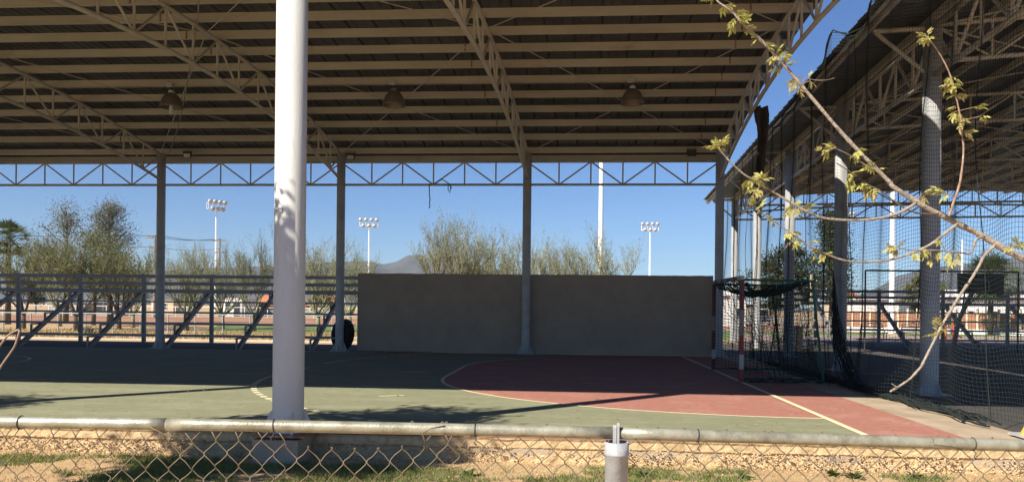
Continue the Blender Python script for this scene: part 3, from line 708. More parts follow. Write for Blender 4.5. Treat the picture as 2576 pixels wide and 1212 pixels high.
# torn cloth on the end frame
cl = MB(); n1, n2 = 10, 22
for j in range(n2 + 1):
    t = j / n2; c = at_Y(1914 + 4 * math.sin(t * 4), 268 + 168 * t, 19.6)
    wd = (0.30 - 0.06 * t) * (1 + .15 * fbm(t * 4, 1))
    for i in range(n1 + 1):
        s = i / n1 - 0.5
        cl.v.append((c.x + wd * s, c.y + 0.10 * math.sin(s * 9 + t * 4) + .06 * fbm(s * 5, t * 6), c.z + (0.12 * fbm(s * 8, 3) if j == n2 else 0)))
for j in range(n2):
    for i in range(n1):
        if (i, j) in ((8, 12), (1, 15), (2, 15), (7, 19)): continue
        o = j * (n1 + 1) + i; cl.f.append((o, o + 1, o + n1 + 2, o + n1 + 1)); cl.mi.append(0)
ct = cl.build('hanging_cloth', M_CLOTH, smooth=True); tag(ct, 'torn brown cloth hanging from the end frame beside the sky gap', 'cloth')
# frame and backboard on the second court
fr = thing('tall_frame', at_D(2250, 885, 31.5), 'tall thin dark rectangular frame in front of the far bleacher', 'frame')
f0, f1, f2 = at_D(2175, 885, 31.5), at_D(2322, 887, 31.5), at_D(2560, 890, 31.5)
zt = at_D(2175, 680, 31.5).z
for p in (f0, f1, f2): bar('upright', (p.x, p.y, -0.115), (p.x, p.y, zt), 0.035, M_DARK, fr)
bar('crossbar', (f0.x, f0.y, zt), (f2.x, f2.y, zt), 0.035, M_DARK, fr)
bp = at_D(2467, 713, 30.0)
bk = thing('basketball_hoop', (bp.x, bp.y + 1.2, -0.12), 'dark basketball backboard on a leaning pole at the far right', 'basketball hoop')
b = MB(); b.box(bp, (1.75, 0.05, 0.78), YAW); b.build('backboard', M_DARK, bk)
b = MB(); c_ = bp + Vector((0, -0.035, -0.08))
for dx, dz, sx, sz in ((0, .2, .59, .04), (0, -.2, .59, .04), (-.28, 0, .04, .44), (.28, 0, .04, .44)): b.box(c_ + Vector((dx, 0, dz)), (sx, .012, sz))
b.build('target_square', M_BLEA, bk)
b = MB(); b.tube([bp + Vector((.23 * math.cos(a), -0.3 + .23 * math.sin(a), -0.3)) for a in [2 * math.pi * i / 20 for i in range(21)]], 0.012, 6); b.build('rim', M_TILE, bk)
b = MB(); b.tube([(bp.x - .3, bp.y + 1.5, -0.115), (bp.x - .15, bp.y + 1.3, 1.2), (bp.x, bp.y + .7, bp.z - .4), (bp.x, bp.y + .05, bp.z)], 0.09, 10); b.build('pole', M_BLEA, bk, smooth=True)
for dx in (-.5, .5): bar('strut', (bp.x + dx, bp.y + .04, bp.z + .1), (bp.x - .1, bp.y + 1.2, 1.5), 0.03, M_BLEA, bk)

# ================================================================== BACKGROUND
def flood_pole(u, vtop, D, width, label, yawd, boxed=False):
    g = at_D(u, 800, D); x, y = g.x, g.y; zt = at_D(u, vtop, D).z
    t = thing('light_pole', (x, y, GZ), label, 'light pole', 'stadium light poles')
    b = MB(); b.lathe([(0.20, GZ), (0.17, GZ + 5), (0.165, GZ + 5), (0.13, zt - 5), (0.125, zt - 5), (0.09, zt)], (x, y, 0), 14); b.build('mast', M_WHITE, t, smooth=True)
    ca, sa = math.cos(yawd), math.sin(yawd); hw = width / 2
    W = lambda a, d, h: (x + a * ca - d * sa, y + a * sa + d * ca, zt + h)
    b = MB()
    for h in (0.0, 0.95):
        for d in (-.25, .25): b.tube([W(-hw, d, h), W(hw, d, h)], 0.05, 6)
    for a in (-hw, -hw * .33, hw * .33, hw):
        for d in (-.25, .25): b.tube([W(a, d, 0), W(a, d, .95)], 0.04, 6)
        b.tube([W(a, -.25, 0), W(a, .25, 0)], 0.04, 6); b.tube([W(a, -.25, .95), W(a, .25, .95)], 0.04, 6)
    b.build('head_frame', M_WHITE, t)
    for h, xs_ in ((1.25, (-.9, -.32, .28, .85)), (0.12, (-.6, 0.02, .6))):
        for a in xs_:
            c = Vector(W(a * hw, -0.35, h)); ax = Vector(W(a * hw, -1.0, h - .28)) - c; ax.normalize()
            b = MB(); b.tube([c - ax * .35, c - ax * .22, c, c + ax * .22, c + ax * .3], [.12, .2, .30, .36, .36], 12); b.build('floodlight', M_HEAD, t, smooth=True)
flood_pole(541, 527, 130, 3.1, 'white stadium light pole at the left, its lamps turned to the right', 1.0)
flood_pole(926, 569, 152, 3.5, 'white stadium light pole just right of the column behind the tyre', 0.15)
flood_pole(1633, 579, 155, 3.3, 'white stadium light pole above the right part of the tan wall', 0.0)
flood_pole(2128, 552, 165, 3.0, 'small far stadium light pole half hidden behind the net', 0.2)
def plain_pole(u, D, r, h, label):
    g = at_D(u, 800, D); t = thing('mast', (g.x, g.y, GZ), label, 'pole', 'thick white masts')
    b = MB(); b.lathe([(r * 1.15, GZ), (r * 1.1, GZ + h * .35), (r * 1.02, GZ + h * .352), (r * .9, GZ + h * .7), (r * .8, GZ + h * .702), (r * .6, GZ + h), (0.001, GZ + h)], (g.x, g.y, 0), 18); b.build('shaft', M_WHITE, t, smooth=True)
    b = MB(); b.box((g.x, g.y, GZ + .1), (r * 5, r * 5, .2)); b.build('base', M_CONC, t)
    if h > 10:
        b = MB(); b.box((g.x, g.y, GZ + h - .5), (3.0, .15, .15)); b.box((g.x, g.y, GZ + h - 1.5), (3.0, .15, .15)); b.build('crossarm', M_WHITE, t)
plain_pole(1509, 56, 0.165, 19, 'thick white mast rising behind the tan wall through the girder')
plain_pole(2243, 55, 0.16, 19, 'thick white mast behind the net and far bleacher')
plain_pole(2419, 70, 0.09, 8.2, 'thin pale mast seen left of the basketball backboard')
# utility poles and wires
def utility(u, vtop, D, label, arms):
    g = at_D(u, 790, D); zt = at_D(u, vtop, D).z; t = thing('utility_pole', (g.x, g.y, GZ), label, 'utility pole', 'wooden utility poles')
    b = MB(); b.tube([(g.x, g.y, GZ), (g.x, g.y, zt + .3)], [.16, .11], 8); b.build('pole', M_WOOD, t)
    for h, w_ in arms:
        b = MB(); b.box((g.x, g.y, zt - h), (w_, .12, .14)); c = b.build('crossarm', M_WOOD, t)
        for a in (-.45, -.2, .2, .45): bar('insulator', (g.x + a * w_, g.y, zt - h + .07), (g.x + a * w_, g.y, zt - h + .3), .05, M_HEAD, c)
    return g, zt
g1, z1 = utility(388, 598, 95, 'wooden utility pole left of the leftmost far column', [(0, 2.4), (1.2, 1.4)])
g2, z2 = utility(551, 606, 112, 'wooden utility pole right behind the left light pole', [(0, 2.2), (1.6, 2.0), (2.8, 1.6)])
for k, (a, dz) in enumerate(((-1, 0.25), (0.2, 0.25), (1, 0.25), (0, -1.1))):
    p, q = Vector((g1.x + a, g1.y, z1 + dz)), Vector((g2.x + a, g2.y, z2 + dz)); l = Vector((g1.x - 60 + a, g1.y - 25, z1 + dz + 1.5))
    pts = [l.lerp(p, i / 10) - Vector((0, 0, 1.4 * math.sin(math.pi * i / 10))) for i in range(11)] + [p.lerp(q, i / 8) - Vector((0, 0, .35 * math.sin(math.pi * i / 8))) for i in range(1, 9)]
    b = MB(); b.tube(pts, .022, 4); tag(b.build('power_line', M_DARK, loc=pts[-1]), ['thin power line from the left end of the upper crossarms', 'thin power line beside the middle of the upper crossarms', 'thin power line from the right end of the upper crossarms', 'lowest thin power line between the two utility poles'][k], 'wire', 'power lines at the left')
# ------------------------------------------------------------------ trees
def leafq(b, c, s, rnd, flat=0.0):
    a = Vector((rnd.gauss(0, 1), rnd.gauss(0, 1), rnd.gauss(0, 1) * (1 - flat)))
    if a.length < .01: a = Vector((1, 0, 0))
    a.normalize(); t = a.orthogonal().normalized(); t = (t * math.cos(c[0] * 7) + a.cross(t) * math.sin(c[0] * 7))
    n = a.cross(t); s2 = s * rnd.uniform(.7, 1.3)
    c = Vector(c); b.add([c - a * s2, c + t * s2 * .38, c + a * s2, c - t * s2 * .38], [(0, 1, 2, 3)])
def twiggy(seed, H, spread, stems=6, leaves=6, lsize=.06, up=.55, trunk_h=.9):
    rnd = random.Random(seed); wood, fol = MB(), MB()
    def limb(p, d, L, r, lev):
        n = 5 if lev < 2 else 4; pts = [p]; q = p.copy(); dd = d.copy()
        for i in range(n):
            dd = (dd + Vector((rnd.gauss(0, .16), rnd.gauss(0, .16), up * .22 + rnd.gauss(0, .08)))).normalized(); q = q + dd * L / n; pts.append(q.copy())
        e = .35 if lev < 3 else .5
        (wood if lev < 2 else fol).cur = 0
        tgt = wood if lev < 2 else fol
        if lev >= 2: fol.cur = 1
        tgt.tube(pts, [r * (1 - (1 - e) * i / n) for i in range(n + 1)], 6 if lev == 0 else (4 if lev == 1 else 3), False)
        if lev == 3:
            fol.cur = 0
            for k in range(leaves):
                t = rnd.uniform(.1, 1); i = min(n - 1, int(t * n)); c = pts[i].lerp(pts[i + 1], t * n - i)
                leafq(fol, c + Vector((rnd.gauss(0, .04), rnd.gauss(0, .04), rnd.gauss(0, .04))), lsize, rnd)
            return
        k = (6, 7, 5)[lev]
        for c in range(k):
            t = rnd.uniform(.3, 1.0) if c else 1.0; i = min(n - 1, int(t * n)); bp_ = pts[i].lerp(pts[i + 1], t * n - i)
            a = rnd.uniform(0, 2 * math.pi); sp = rnd.uniform(.35, .75)
            side = dd.orthogonal().normalized(); side = side * math.cos(a) + dd.cross(side) * math.sin(a)
            limb(bp_, (dd + side * sp * (1.2 if lev == 0 else .8)).normalized(), L * rnd.uniform(.48, .72), r * .42, lev + 1)
    for s in range(stems):
        a = 2 * math.pi * s / stems + rnd.uniform(-.4, .4); tilt = rnd.uniform(.35, 1.0) * spread
        d = Vector((math.cos(a) * tilt, math.sin(a) * tilt, 1)).normalized()
        limb(Vector((0, 0, trunk_h)), d, H * rnd.uniform(.42, .58), .075 * H / 5, 0)
    wood.tube([(0, 0, -.1), (.02, 0, trunk_h * .6), (0, 0, trunk_h + .15)], [.17 * H / 5, .13 * H / 5, .11 * H / 5], 8)
    return wood, fol
def tree_proto(name, wood, fol, mw, mf, label, cat, mtw=None):
    t = thing(name, (0, 0, 0), label, cat); wood.build('trunk', mw, t, smooth=True)
    fol.build('crown', [mf, mtw or mw], t); return t
protos = []
for i, sd in enumerate((3, 8, 21)):
    wd, fo = twiggy(sd, 5.0, 1.25, 7 + i % 2, 3, .045, .75); protos.append(tree_proto('feathery_tree', wd, fo, M_PALOB, M_PALO, 'x', 'tree', M_PALOB))
for i, sd in enumerate((5, 14)):
    wd, fo = twiggy(sd, 5.0, 1.1, 6, 5, .07, .5); protos.append(tree_proto('mesquite_tree', wd, fo, M_BARKD, M_MESQ, 'x', 'tree', M_PALOB))
placed = set()
def put(pi, u, D, H, label, group, base=5.6):
    o = protos[pi] if pi not in placed else copy_tree(protos[pi]); placed.add(pi)
    g = at_D(u, 800, D); o.location = (g.x, g.y, GZ); s = H / base; o.scale = (s * R.uniform(.95, 1.1), s * R.uniform(.95, 1.1), s); o.rotation_euler.z = R.uniform(0, 6.28)
    tag(o, label, 'tree', group)
FG = 'feathery bare-looking trees beyond the bleacher and wall'
put(0, 470, 52, 5.33, 'feathery pale green tree just right of the leftmost far column', FG)
put(1, 560, 56, 5.16, 'feathery pale green tree behind the left light pole', FG)
put(2, 640, 51, 5.42, 'feathery pale green tree just left of the near white column', FG)
put(1, 800, 50, 5.93, 'tall feathery tree right of the near white column', FG)
put(2, 880, 60, 5.50, 'feathery tree behind the tyre column', FG)
put(0, 1130, 46, 6.70, 'broadest feathery tree rising above the middle of the tan wall', FG)
put(2, 1230, 52, 6.14, 'feathery tree just left of the column in the tan wall', FG)
put(1, 1290, 48, 5.77, 'feathery tree right behind the column in the tan wall', FG)
put(0, 1400, 50, 5.58, 'feathery tree just right of the column in the tan wall', FG)
put(2, 1500, 47, 5.67, 'last feathery tree on the right, behind the thick mast', FG)
put(0, 150, 58, 6.54, 'tall thin feathery tree between the palm and the eucalyptus trees', FG)
put(1, 335, 57, 5.16, 'feathery tree left of the leftmost far column', FG)
MG = 'olive green bushy trees at the left'
put(3, 60, 50, 5.6, 'olive bushy tree at the far left edge behind the bleacher', MG)
put(4, 190, 48, 5.4, 'olive bushy tree second from the left edge', MG)
put(3, 300, 52, 5.4, 'olive bushy tree left of the utility pole', MG)
def clumpy(seed, H, crown_w, mw, mf, name, label, u, D, nclump=60, nleaf=70, lsize=.16, shape='euca', gap=0.0):
    rnd = random.Random(seed); g = at_D(u, 800, D); t = thing(name, (0, 0, 0), label, 'tree')
    wood, fol = MB(), MB(); top = Vector((rnd.gauss(0, .2), rnd.gauss(0, .2), H * .9))
    tr = [Vector((0, 0, -.1)), Vector((.1, 0, H * .3)), Vector((-.05, .1, H * .6)), top]; wood.tube(tr, [H * .025, H * .02, H * .013, H * .004], 8)
    for c in range(nclump):
        t_ = rnd.uniform(.28, 1.0)
        if shape == 'pine': rad = crown_w * (1.05 - t_) * rnd.uniform(.5, 1.1)
        else: rad = crown_w * rnd.uniform(.15, 1.0) * (math.sin(math.pi * min(1, (t_ - .2) / .85)) ** .6)
        a = rnd.uniform(0, 6.283); z = H * t_
        cpos = Vector((rad * math.cos(a), rad * math.sin(a), z + rad * (.25 if shape != 'pine' else -.15)))
        base = Vector((0, 0, max(H * .2, z - rad * .7)))
        wood.tube([base, base.lerp(cpos, .5) + Vector((0, 0, -.1 * rad)), cpos], [H * .006, H * .004, H * .002], 4, False)
        cr = H * rnd.uniform(.045, .085)
        for k in range(nleaf):
            q = Vector((rnd.gauss(0, 1), rnd.gauss(0, 1), rnd.gauss(0, .75))) * cr * .75
            leafq(fol, cpos + q, lsize, rnd)
    wood.build('trunk', mw, t, smooth=True); fol.build('crown', mf, t)
    t.location = (g.x, g.y, GZ); return t
clumpy(4, 9.6, 1.9, M_BARKD, M_EUCA, 'eucalyptus_tree', 'open grey green eucalyptus with sky showing through its crown at the left', 165, 66, 46, 110, .085)
clumpy(9, 10.2, 1.7, M_BARKD, M_EUCA, 'eucalyptus_tree', 'dense tall grey green eucalyptus left of the utility pole', 275, 70, 84, 130, .085)
clumpy(31, 7.4, 2.3, M_BARKD, M_MESQ, 'mesquite_tree', 'dense dark olive tree low behind the eucalyptus trees', 235, 62, 60, 80, .085)
clumpy(12, 11.6, 2.6, M_BARKD, M_PINE, 'pine_tree', 'big dark pine tree behind the goal, taller of two', 2090, 78, 130, 110, .12, 'pine')
clumpy(17, 8.0, 3.0, M_BARKD, M_PINE, 'pine_tree', 'smaller dark pine tree left of the big one behind the goal', 1985, 80, 90, 80, .17)
clumpy(18, 6.6, 2.6, M_BARKD, M_PINE, 'leafy_tree', 'low dark round tree behind the goal net, leftmost', 1935, 86, 60, 70, .17)
for i, (u, D, H, lb) in enumerate(((2330, 80, 5.0, 'low olive tree behind the far bleacher left of the backboard'), (1100, 110, 4.5, 'far low tree beyond the field behind the wall'), (90, 118, 5.5, 'far dark tree beyond the field at the left edge'), (330, 122, 5.0, 'far dark tree beyond the field left of the leftmost far column'), (480, 125, 5.0, 'far dark tree beyond the field right of the leftmost far column'), (815, 124, 5.2, 'far dark tree beyond the field right of the near white column'), (720, 128, 5.5, 'far dark tree hidden mostly by the near white column'))):
    clumpy(50 + i, H, 2.4, M_BARKD, M_MESQ if i != 2 else M_PINE, 'leafy_tree', lb, u, D, 45, 45, .2)
def palm(u, vtop, D, label, seed, nf=30, L=2.2, tr=.22):
    rnd = random.Random(seed); g = at_D(u, 800, D); zt = at_D(u, vtop, D).z; t = thing('palm_tree', (g.x, g.y, GZ), label, 'palm tree', 'fan palms')
    b = MB(); b.tube([(g.x, g.y, GZ), (g.x, g.y, zt)], [tr, tr * .8], 10); b.build('trunk', M_BARKD, t, smooth=True)
    for k in range(nf):
        a = rnd.uniform(0, 6.283); el = rnd.uniform(-.9, 1.3); d = Vector((math.cos(a) * math.cos(el), math.sin(a) * math.cos(el), math.sin(el)))
        st = Vector((g.x, g.y, zt)); tip = st + d * L * .55 - Vector((0, 0, .15)); b = MB()
        b.tube([st, st + d * L * .3, tip], .02, 3, False); sd = d.cross(Vector((0, 0, 1))).normalized(); upv = sd.cross(d)
        for j in range(13):
            th = (j - 6) / 6 * 1.15; e = tip + (d * math.cos(th) + sd * math.sin(th)) * L * .5 * rnd.uniform(.8, 1.1) - Vector((0, 0, .25 * L * abs(th) * .4 + .1))
            wv = (sd * math.cos(th) - d * math.sin(th)) * .045; m_ = tip.lerp(e, .45)
            b.add([tip, m_ + wv, e, m_ - wv], [(0, 1, 2, 3)])
        b.build('frond', M_PALM, t)
palm(20, 600, 62, 'fan palm at the left edge above the bleacher', 3, 60, 1.9)
palm(2492, 695, 60, 'fan palm against the mountain right of the backboard', 6, 60, 2.4)
palm(2560, 705, 75, 'fan palm against the mountain at the right edge', 8, 26, 2.0)
# ------------------------------------------------------------------ houses
def house(name, u0, u1, vtop, D, depth, mw, label, roof=None, wins=(), cat='house', rh=1.0):
    a, c = at_D(u0, 780, D), at_D(u1, 780, D); zt = at_D((u0 + u1) / 2, vtop, D).z
    cx, cyy = (a.x + c.x) / 2, (a.y + c.y) / 2; W = (c - a).length; t = thing(name, (cx, cyy, GZ), label, cat)
    ang = math.atan2(c.y - a.y, c.x - a.x); ex = Vector((math.cos(ang), math.sin(ang), 0)); ey = Vector((-math.sin(ang), math.cos(ang), 0)); o = Vector((cx, cyy, 0))
    b = MB(); b.box(o + ey * depth / 2 + Vector((0, 0, (zt + GZ) / 2)), (W, depth, zt - GZ), ang); b.build('walls', mw, t)
    if roof:
        b = MB(); e = .35; q = lambda x, y, z: tuple(o + ex * x + ey * y + Vector((0, 0, z)))
        b.add([q(-W / 2 - e, -e, zt - .05), q(W / 2 + e, -e, zt - .05), q(W / 2 + e, depth + e, zt - .05), q(-W / 2 - e, depth + e, zt - .05), q(-W / 2 + .4, depth / 2, zt + rh), q(W / 2 - .4, depth / 2, zt + rh)],
              [(0, 1, 5, 4), (1, 2, 5), (2, 3, 4, 5), (3, 0, 4), (3, 2, 1, 0)]); b.build('roof', roof, t)
    else:
        b = MB(); b.box(o + ey * depth / 2 + Vector((0, 0, zt + .06)), (W + .2, depth + .2, .12), ang); b.build('parapet', mw, t)
    for fx, fz, ww, wh in wins:
        c0 = o + ex * (fx - .5) * W + Vector((0, 0, GZ + fz + wh / 2)); b = MB(); b.box(c0 - ey * .02, (ww + .16, .1, wh + .16), ang); fobj = b.build('window', M_WHITE, t)
        b = MB(); b.box(c0 - ey * .08, (ww, .03, wh), ang); b.build('pane', M_WINF, fobj)
    return t
house('house', 562, 608, 752, 118, 7, M_HWHT, 'white flat-roofed house beyond the field left of the near white column', None, [(.25, 1.0, .8, 1.0), (.75, 0.0, .9, 2.1)])
house('house', 640, 716, 768, 126, 8, M_HGRY, 'grey house with orange tiled roof left of the near white column', M_TILE, [(.2, .9, 1.2, 1.1), (.55, .9, 1.2, 1.1)], rh=1.7)
house('house', 768, 842, 768, 128, 8, M_HGRY, 'house with orange tiled roof seen right of the near white column', M_TILE, [(.3, .9, 1.2, 1.1), (.7, .9, 1.0, 1.1)], rh=1.6)
house('house', 380, 436, 757, 130, 7, M_HCRM, 'pale peach house beyond the field behind the leftmost far column', None, [(.4, .9, 2.2, .9)])
house('shed', 232, 290, 756, 112, 5, M_HGRY, 'grey dugout with dark openings beyond the field at the left', None, [(.25, .7, 1.4, 1.2), (.7, .7, 1.4, 1.2)], 'shed')
house('shed', 118, 200, 764, 114, 5, M_HGRY, 'low grey dugout beyond the field at the far left', None, [(.5, .8, 2.4, .9)], 'shed')
house('house', 1812, 1876, 742, 84, 9, M_HWHT, 'white gabled building seen between the goal posts', M_HWHT, [(.75, .9, .8, 1.0)], rh=.9)
house('shed', 1902, 1945, 764, 92, 5, M_HGRY, 'small dark shed with white roof behind the goal net', M_HWHT, [(.4, .4, 1.2, 1.4)], 'shed', rh=.25)
house('house', 2128, 2166, 748, 100, 7, M_HCRM, 'cream house with bright orange tiled roof beyond the far bleacher', M_TILE, [(.5, .9, 1.0, 1.0)], rh=1.1)
house('shed', 2180, 2262, 752, 90, 5, M_HWHT, 'long low white-roofed shed behind the thick mast', M_HWHT, [(.3, .6, 1.2, 1.0)], 'shed', rh=.3)
house('house', 2395, 2600, 752, 96, 8, M_HWHT, 'long white building behind the backboard', M_HWHT, [(.2, .9, 1.2, 1.0), (.5, .9, 1.2, 1.0)], rh=1.2)
# boundary wall, terracotta, with cream posts
bw = thing('boundary_wall', at_D(2350, 842, 66), 'terracotta boundary wall with pale posts behind the far bleacher', 'wall')
wa, wb = at_D(2120, 800, 68), at_D(2620, 800, 60); wd_ = wb - wa; wang = math.atan2(wd_.y, wd_.x)
b = MB(); mid = (wa + wb) / 2; b.box((mid.x, mid.y, GZ + .85), (wd_.length, .2, 1.7), wang); b.build('panel', M_HTER, bw)
for i in range(21):
    p = wa.lerp(wb, i / 20); bar('post', (p.x, p.y - .16, GZ), (p.x, p.y - .16, GZ + 2.0), .09, M_CREAM, bw)
b = MB(); b.box((mid.x, mid.y - .6, GZ + .2), (wd_.length, .3, .4), wang); b.build('plinth', M_HWHT, bw)
# low white boundary fence beyond the field, and chain-link fence on this side
def rail_fence(name, u0, u1, D, h, n, m, label, nr=2, r=.035):
    a, c = at_D(u0, 790, D), at_D(u1, 790, D); t = thing(name, ((a.x + c.x) / 2, (a.y + c.y) / 2, GZ), label, 'fence')
    for i in range(n + 1):
        p = a.lerp(c, i / n); bar('post', (p.x, p.y, GZ), (p.x, p.y, GZ + h), r, m, t, 6)
    for k in range(nr):
        z = GZ + h - k * h * .55; bar('rail', (a.x, a.y, z), (c.x, c.y, z), r * .8, m, t, 6)
    return t, a, c
rail_fence('white_fence', -80, 905, 108, 1.35, 34, M_WHITE, 'low white pipe fence on the far side of the ball field', 2, .05)
rail_fence('white_fence', 1790, 2140, 74, 1.15, 14, M_GALVB, 'low grey pipe fence seen through the goal net', 2, .04)
def chain(b, a, c, h, cell, r):
    d = c - a; L = d.length; n = int(L / cell); k = int(h / cell)
    for i in range(-k, n):
        for sg in (1, -1):
            s0, s1 = (i, i + k) if sg > 0 else (i + k, i); lo, hi = 0.0, 1.0
            f = lambda t: s0 + (s1 - s0) * t
            ts = [t for t in (0.0, 1.0)]
            for bound in (0, n):
                if (s0 - bound) * (s1 - bound) < 0: ts.append((bound - s0) / (s1 - s0))
            good = sorted(t for t in ts if -1e-6 <= f(t) <= n + 1e-6)
            if len(good) < 2: continue
            p, q = good[0], good[-1]
            b.tube([a + d * (f(p) / n) + Vector((0, 0, h * p)), a + d * (f(q) / n) + Vector((0, 0, h * q))], r, 3, False)
ft, fa, fc = rail_fence('chain_link_fence', -60, 905, 44, 1.15, 14, M_GALVB, 'chain-link fence between the bleacher and the green field', 1, .035)
b = MB(); chain(b, Vector((fa.x, fa.y, GZ)), Vector((fc.x, fc.y, GZ)), 1.12, .16, .003); stuff(b.build('chain_link', M_WIRE, ft))
ft, fa, fc = rail_fence('chain_link_fence', 1800, 2140, 46, 1.2, 6, M_GALVB, 'chain-link fence seen behind the goal', 2, .035)
# dry grass and shrubs on the bank
def blades(b, n, fx, h, wv, rnd):
    for i in range(n):
        p = fx(rnd)
        if p is None: continue
        a = rnd.uniform(0, 6.283); hh = h * rnd.uniform(.4, 1.3); l = Vector((rnd.gauss(0, .45), rnd.gauss(0, .45), 1)) * hh
        sx, sy = wv * math.cos(a), wv * math.sin(a)
        b.add([(p[0] - sx, p[1] - sy, p[2]), (p[0] + sx, p[1] + sy, p[2]), (p[0] + l.x, p[1] + l.y, p[2] + l.z)], [(0, 1, 2)])
rnd = random.Random(77); b = MB()
def dry(r):
    x, y = r.uniform(-34, 8), r.choice((r.uniform(36.6, 40.7), r.uniform(41.4, 45.5)))
    return (x, y, GZ) if fbm(x * .3, y * .6, 3) > -.05 else None
blades(b, 14000, dry, .26, .035, rnd); stuff(tag(b.build('dry_grass', M_DRYG), 'dry straw coloured grass on the bank behind the bleacher', 'grass'))
for k, (u, D, lb) in enumerate(((225, 43, 'small dark round shrub on the bank behind the left bleacher'), (2000, 42, 'dark weed clump on the ground behind the goal net'), (1960, 40, 'small weed clump left of the larger one behind the goal net'))):
    g = at_D(u, 850, D); b = MB(); rn = random.Random(k); t = thing('shrub', (g.x, g.y, GZ), lb, 'shrub')
    for i in range(420): q = Vector((rn.gauss(0, .22), rn.gauss(0, .22), abs(rn.gauss(.2, .14)))); leafq(b, Vector((g.x, g.y, GZ)) + q, .055, rn)
    b.build('foliage', M_PINE, t); b = MB()
    for i in range(6): b.tube([(g.x, g.y, GZ), (g.x + rn.gauss(0, .15), g.y + rn.gauss(0, .15), GZ + .35)], .012, 4)
    b.build('stem', M_BARKD, t)
# things in the yard on the right
def gym(u, D, label):
    g = at_D(u, 860, D); t = thing('exercise_machine', (g.x, g.y, GZ), label, 'exercise machine')
    for dx in (-.5, .4):
        b = MB(); b.tube([(g.x + dx - .15, g.y, GZ + .05), (g.x + dx - .1, g.y, GZ + .9), (g.x + dx + .05, g.y, GZ + 1.0), (g.x + dx + .12, g.y, GZ + .4), (g.x + dx + .35, g.y, GZ + .25)], .05, 8); b.build('frame', M_REDEQ, t, smooth=True)
    b = MB(); b.tube([(g.x - .75, g.y, GZ + .06), (g.x + .8, g.y, GZ + .06)], .06, 8); b.build('base', M_REDEQ, t)
    b = MB(); b.box((g.x - .1, g.y, GZ + 1.25), (.5, .1, .5)); b.build('back_pad', M_DARK, t)
    bar('mast', (g.x - .1, g.y + .05, GZ), (g.x - .1, g.y + .05, GZ + 1.3), .05, M_REDEQ, t)
gym(2385, 46, 'red outdoor exercise machine behind the far bleacher')
def table(u, v, D, label):
    g = at_D(u, v, D); t = thing('bench', (g.x, g.y, GZ), label, 'bench', 'dark benches in the yard')
    b = MB(); b.box((g.x, g.y, GZ + .48), (1.5, .45, .05)); b.build('seat', M_DARK, t)
    b = MB(); b.tube([(g.x - .7, g.y + .25, GZ + .5), (g.x - .6, g.y + .32, GZ + .95), (g.x, g.y + .33, GZ + 1.02), (g.x + .6, g.y + .32, GZ + .95), (g.x + .7, g.y + .25, GZ + .5)], .03, 6)
    for z in (.65, .8): b.box((g.x, g.y + .3, GZ + z), (1.3, .03, .09))
    b.build('backrest', M_DARK, t)
    for dx in (-.65, .65):
        for dy in (-.18, .2): bar('leg', (g.x + dx, g.y + dy, GZ), (g.x + dx, g.y + dy, GZ + .46), .03, M_DARK, t, 6)
table(2198, 858, 47, 'dark curved-back bench behind the far bleacher, left one'); table(2300, 858, 48, 'dark curved-back bench behind the right netted column'); table(2535, 858, 47, 'dark curved-back bench near the right edge beyond the bleacher')
g = at_D(1998, 880, 31.5); tb = thing('trash_can', (g.x, g.y, -.12), 'dark square trash can behind the goal net', 'trash can')
b = MB(); b.box((g.x, g.y, .33), (.5, .5, .88)); b.build('bin', M_DARK, tb); b = MB(); b.box((g.x, g.y, .80), (.56, .56, .05)); b.build('rim', M_DARK, tb)
g = at_D(2040, 790, 66); b = MB(); b.tube([(g.x, g.y, GZ), (g.x, g.y, at_D(2040, 690, 66).z)], .1, 8); tag(b.build('wooden_post', M_CREAM, loc=(g.x, g.y, GZ)), 'pale square post in front of the pine trees', 'post')

# ================================================================== FOREGROUND: YARD STRIP
rnd = random.Random(41); b = MB()
def g1f(r):
    x, y = r.uniform(-8.5, 6.5), r.uniform(6.6, 8.62); m = fbm(x * .8, y * 1.3, 8.8) + .25 * fbm(x * 4, y * 4)
    return (x, y, GZ) if m > -.10 + max(0, (y - 8.15)) * .9 else None
blades(b, 90000, g1f, .05, .0055, rnd); stuff(tag(b.build('green_grass', M_GRASSB), 'patchy short green grass on the dirt below the court edge', 'grass'))
b = MB()
def g2f(r):
    x, y = r.uniform(-8.5, 6.5), r.uniform(6.6, 8.7); m = fbm(x * .9, y * 1.4, 2.8)
    return (x, y, GZ) if m > -.25 and r.random() < .8 else None
blades(b, 30000, g2f, .030, .004, rnd); stuff(tag(b.build('dry_grass', M_DRYG), 'short dry straw grass on the dirt below the court edge', 'grass'))
def weed(u, v, label):
    p = at_Z(u, v, GZ); t = thing('weed', p, label, 'weed', 'leafy weeds below the court edge'); b = MB(); rn = random.Random(int(u))
    for k in range(26):
        a = rn.uniform(0, 6.283); L = rn.uniform(.07, .16); el = rn.uniform(.2, 1.1); d = Vector((math.cos(a) * math.cos(el), math.sin(a) * math.cos(el), math.sin(el))); s = d.cross(Vector((0, 0, 1))).normalized() * L * .16
        b.add([p, p + d * L * .5 + s, p + d * L - Vector((0, 0, L * .25)), p + d * L * .5 - s], [(0, 1, 2, 3)])
    b.build('leaves', M_CROWN, t)
for u, v, lb in ((1870, 1203, 'leafy dark green weed right of the fence post, nearest of the weeds'), (2095, 1196, 'leafy dark green weed in the middle of the right fence stretch'), (2150, 1203, 'leafy dark green weed just right of the middle one'), (1620, 1200, 'leafy green weed right beside the fence post'), (1180, 1198, 'leafy green weed where the tree shade ends'), (2300, 1205, 'small leafy weed farthest right below the court edge')): weed(u, v, lb)

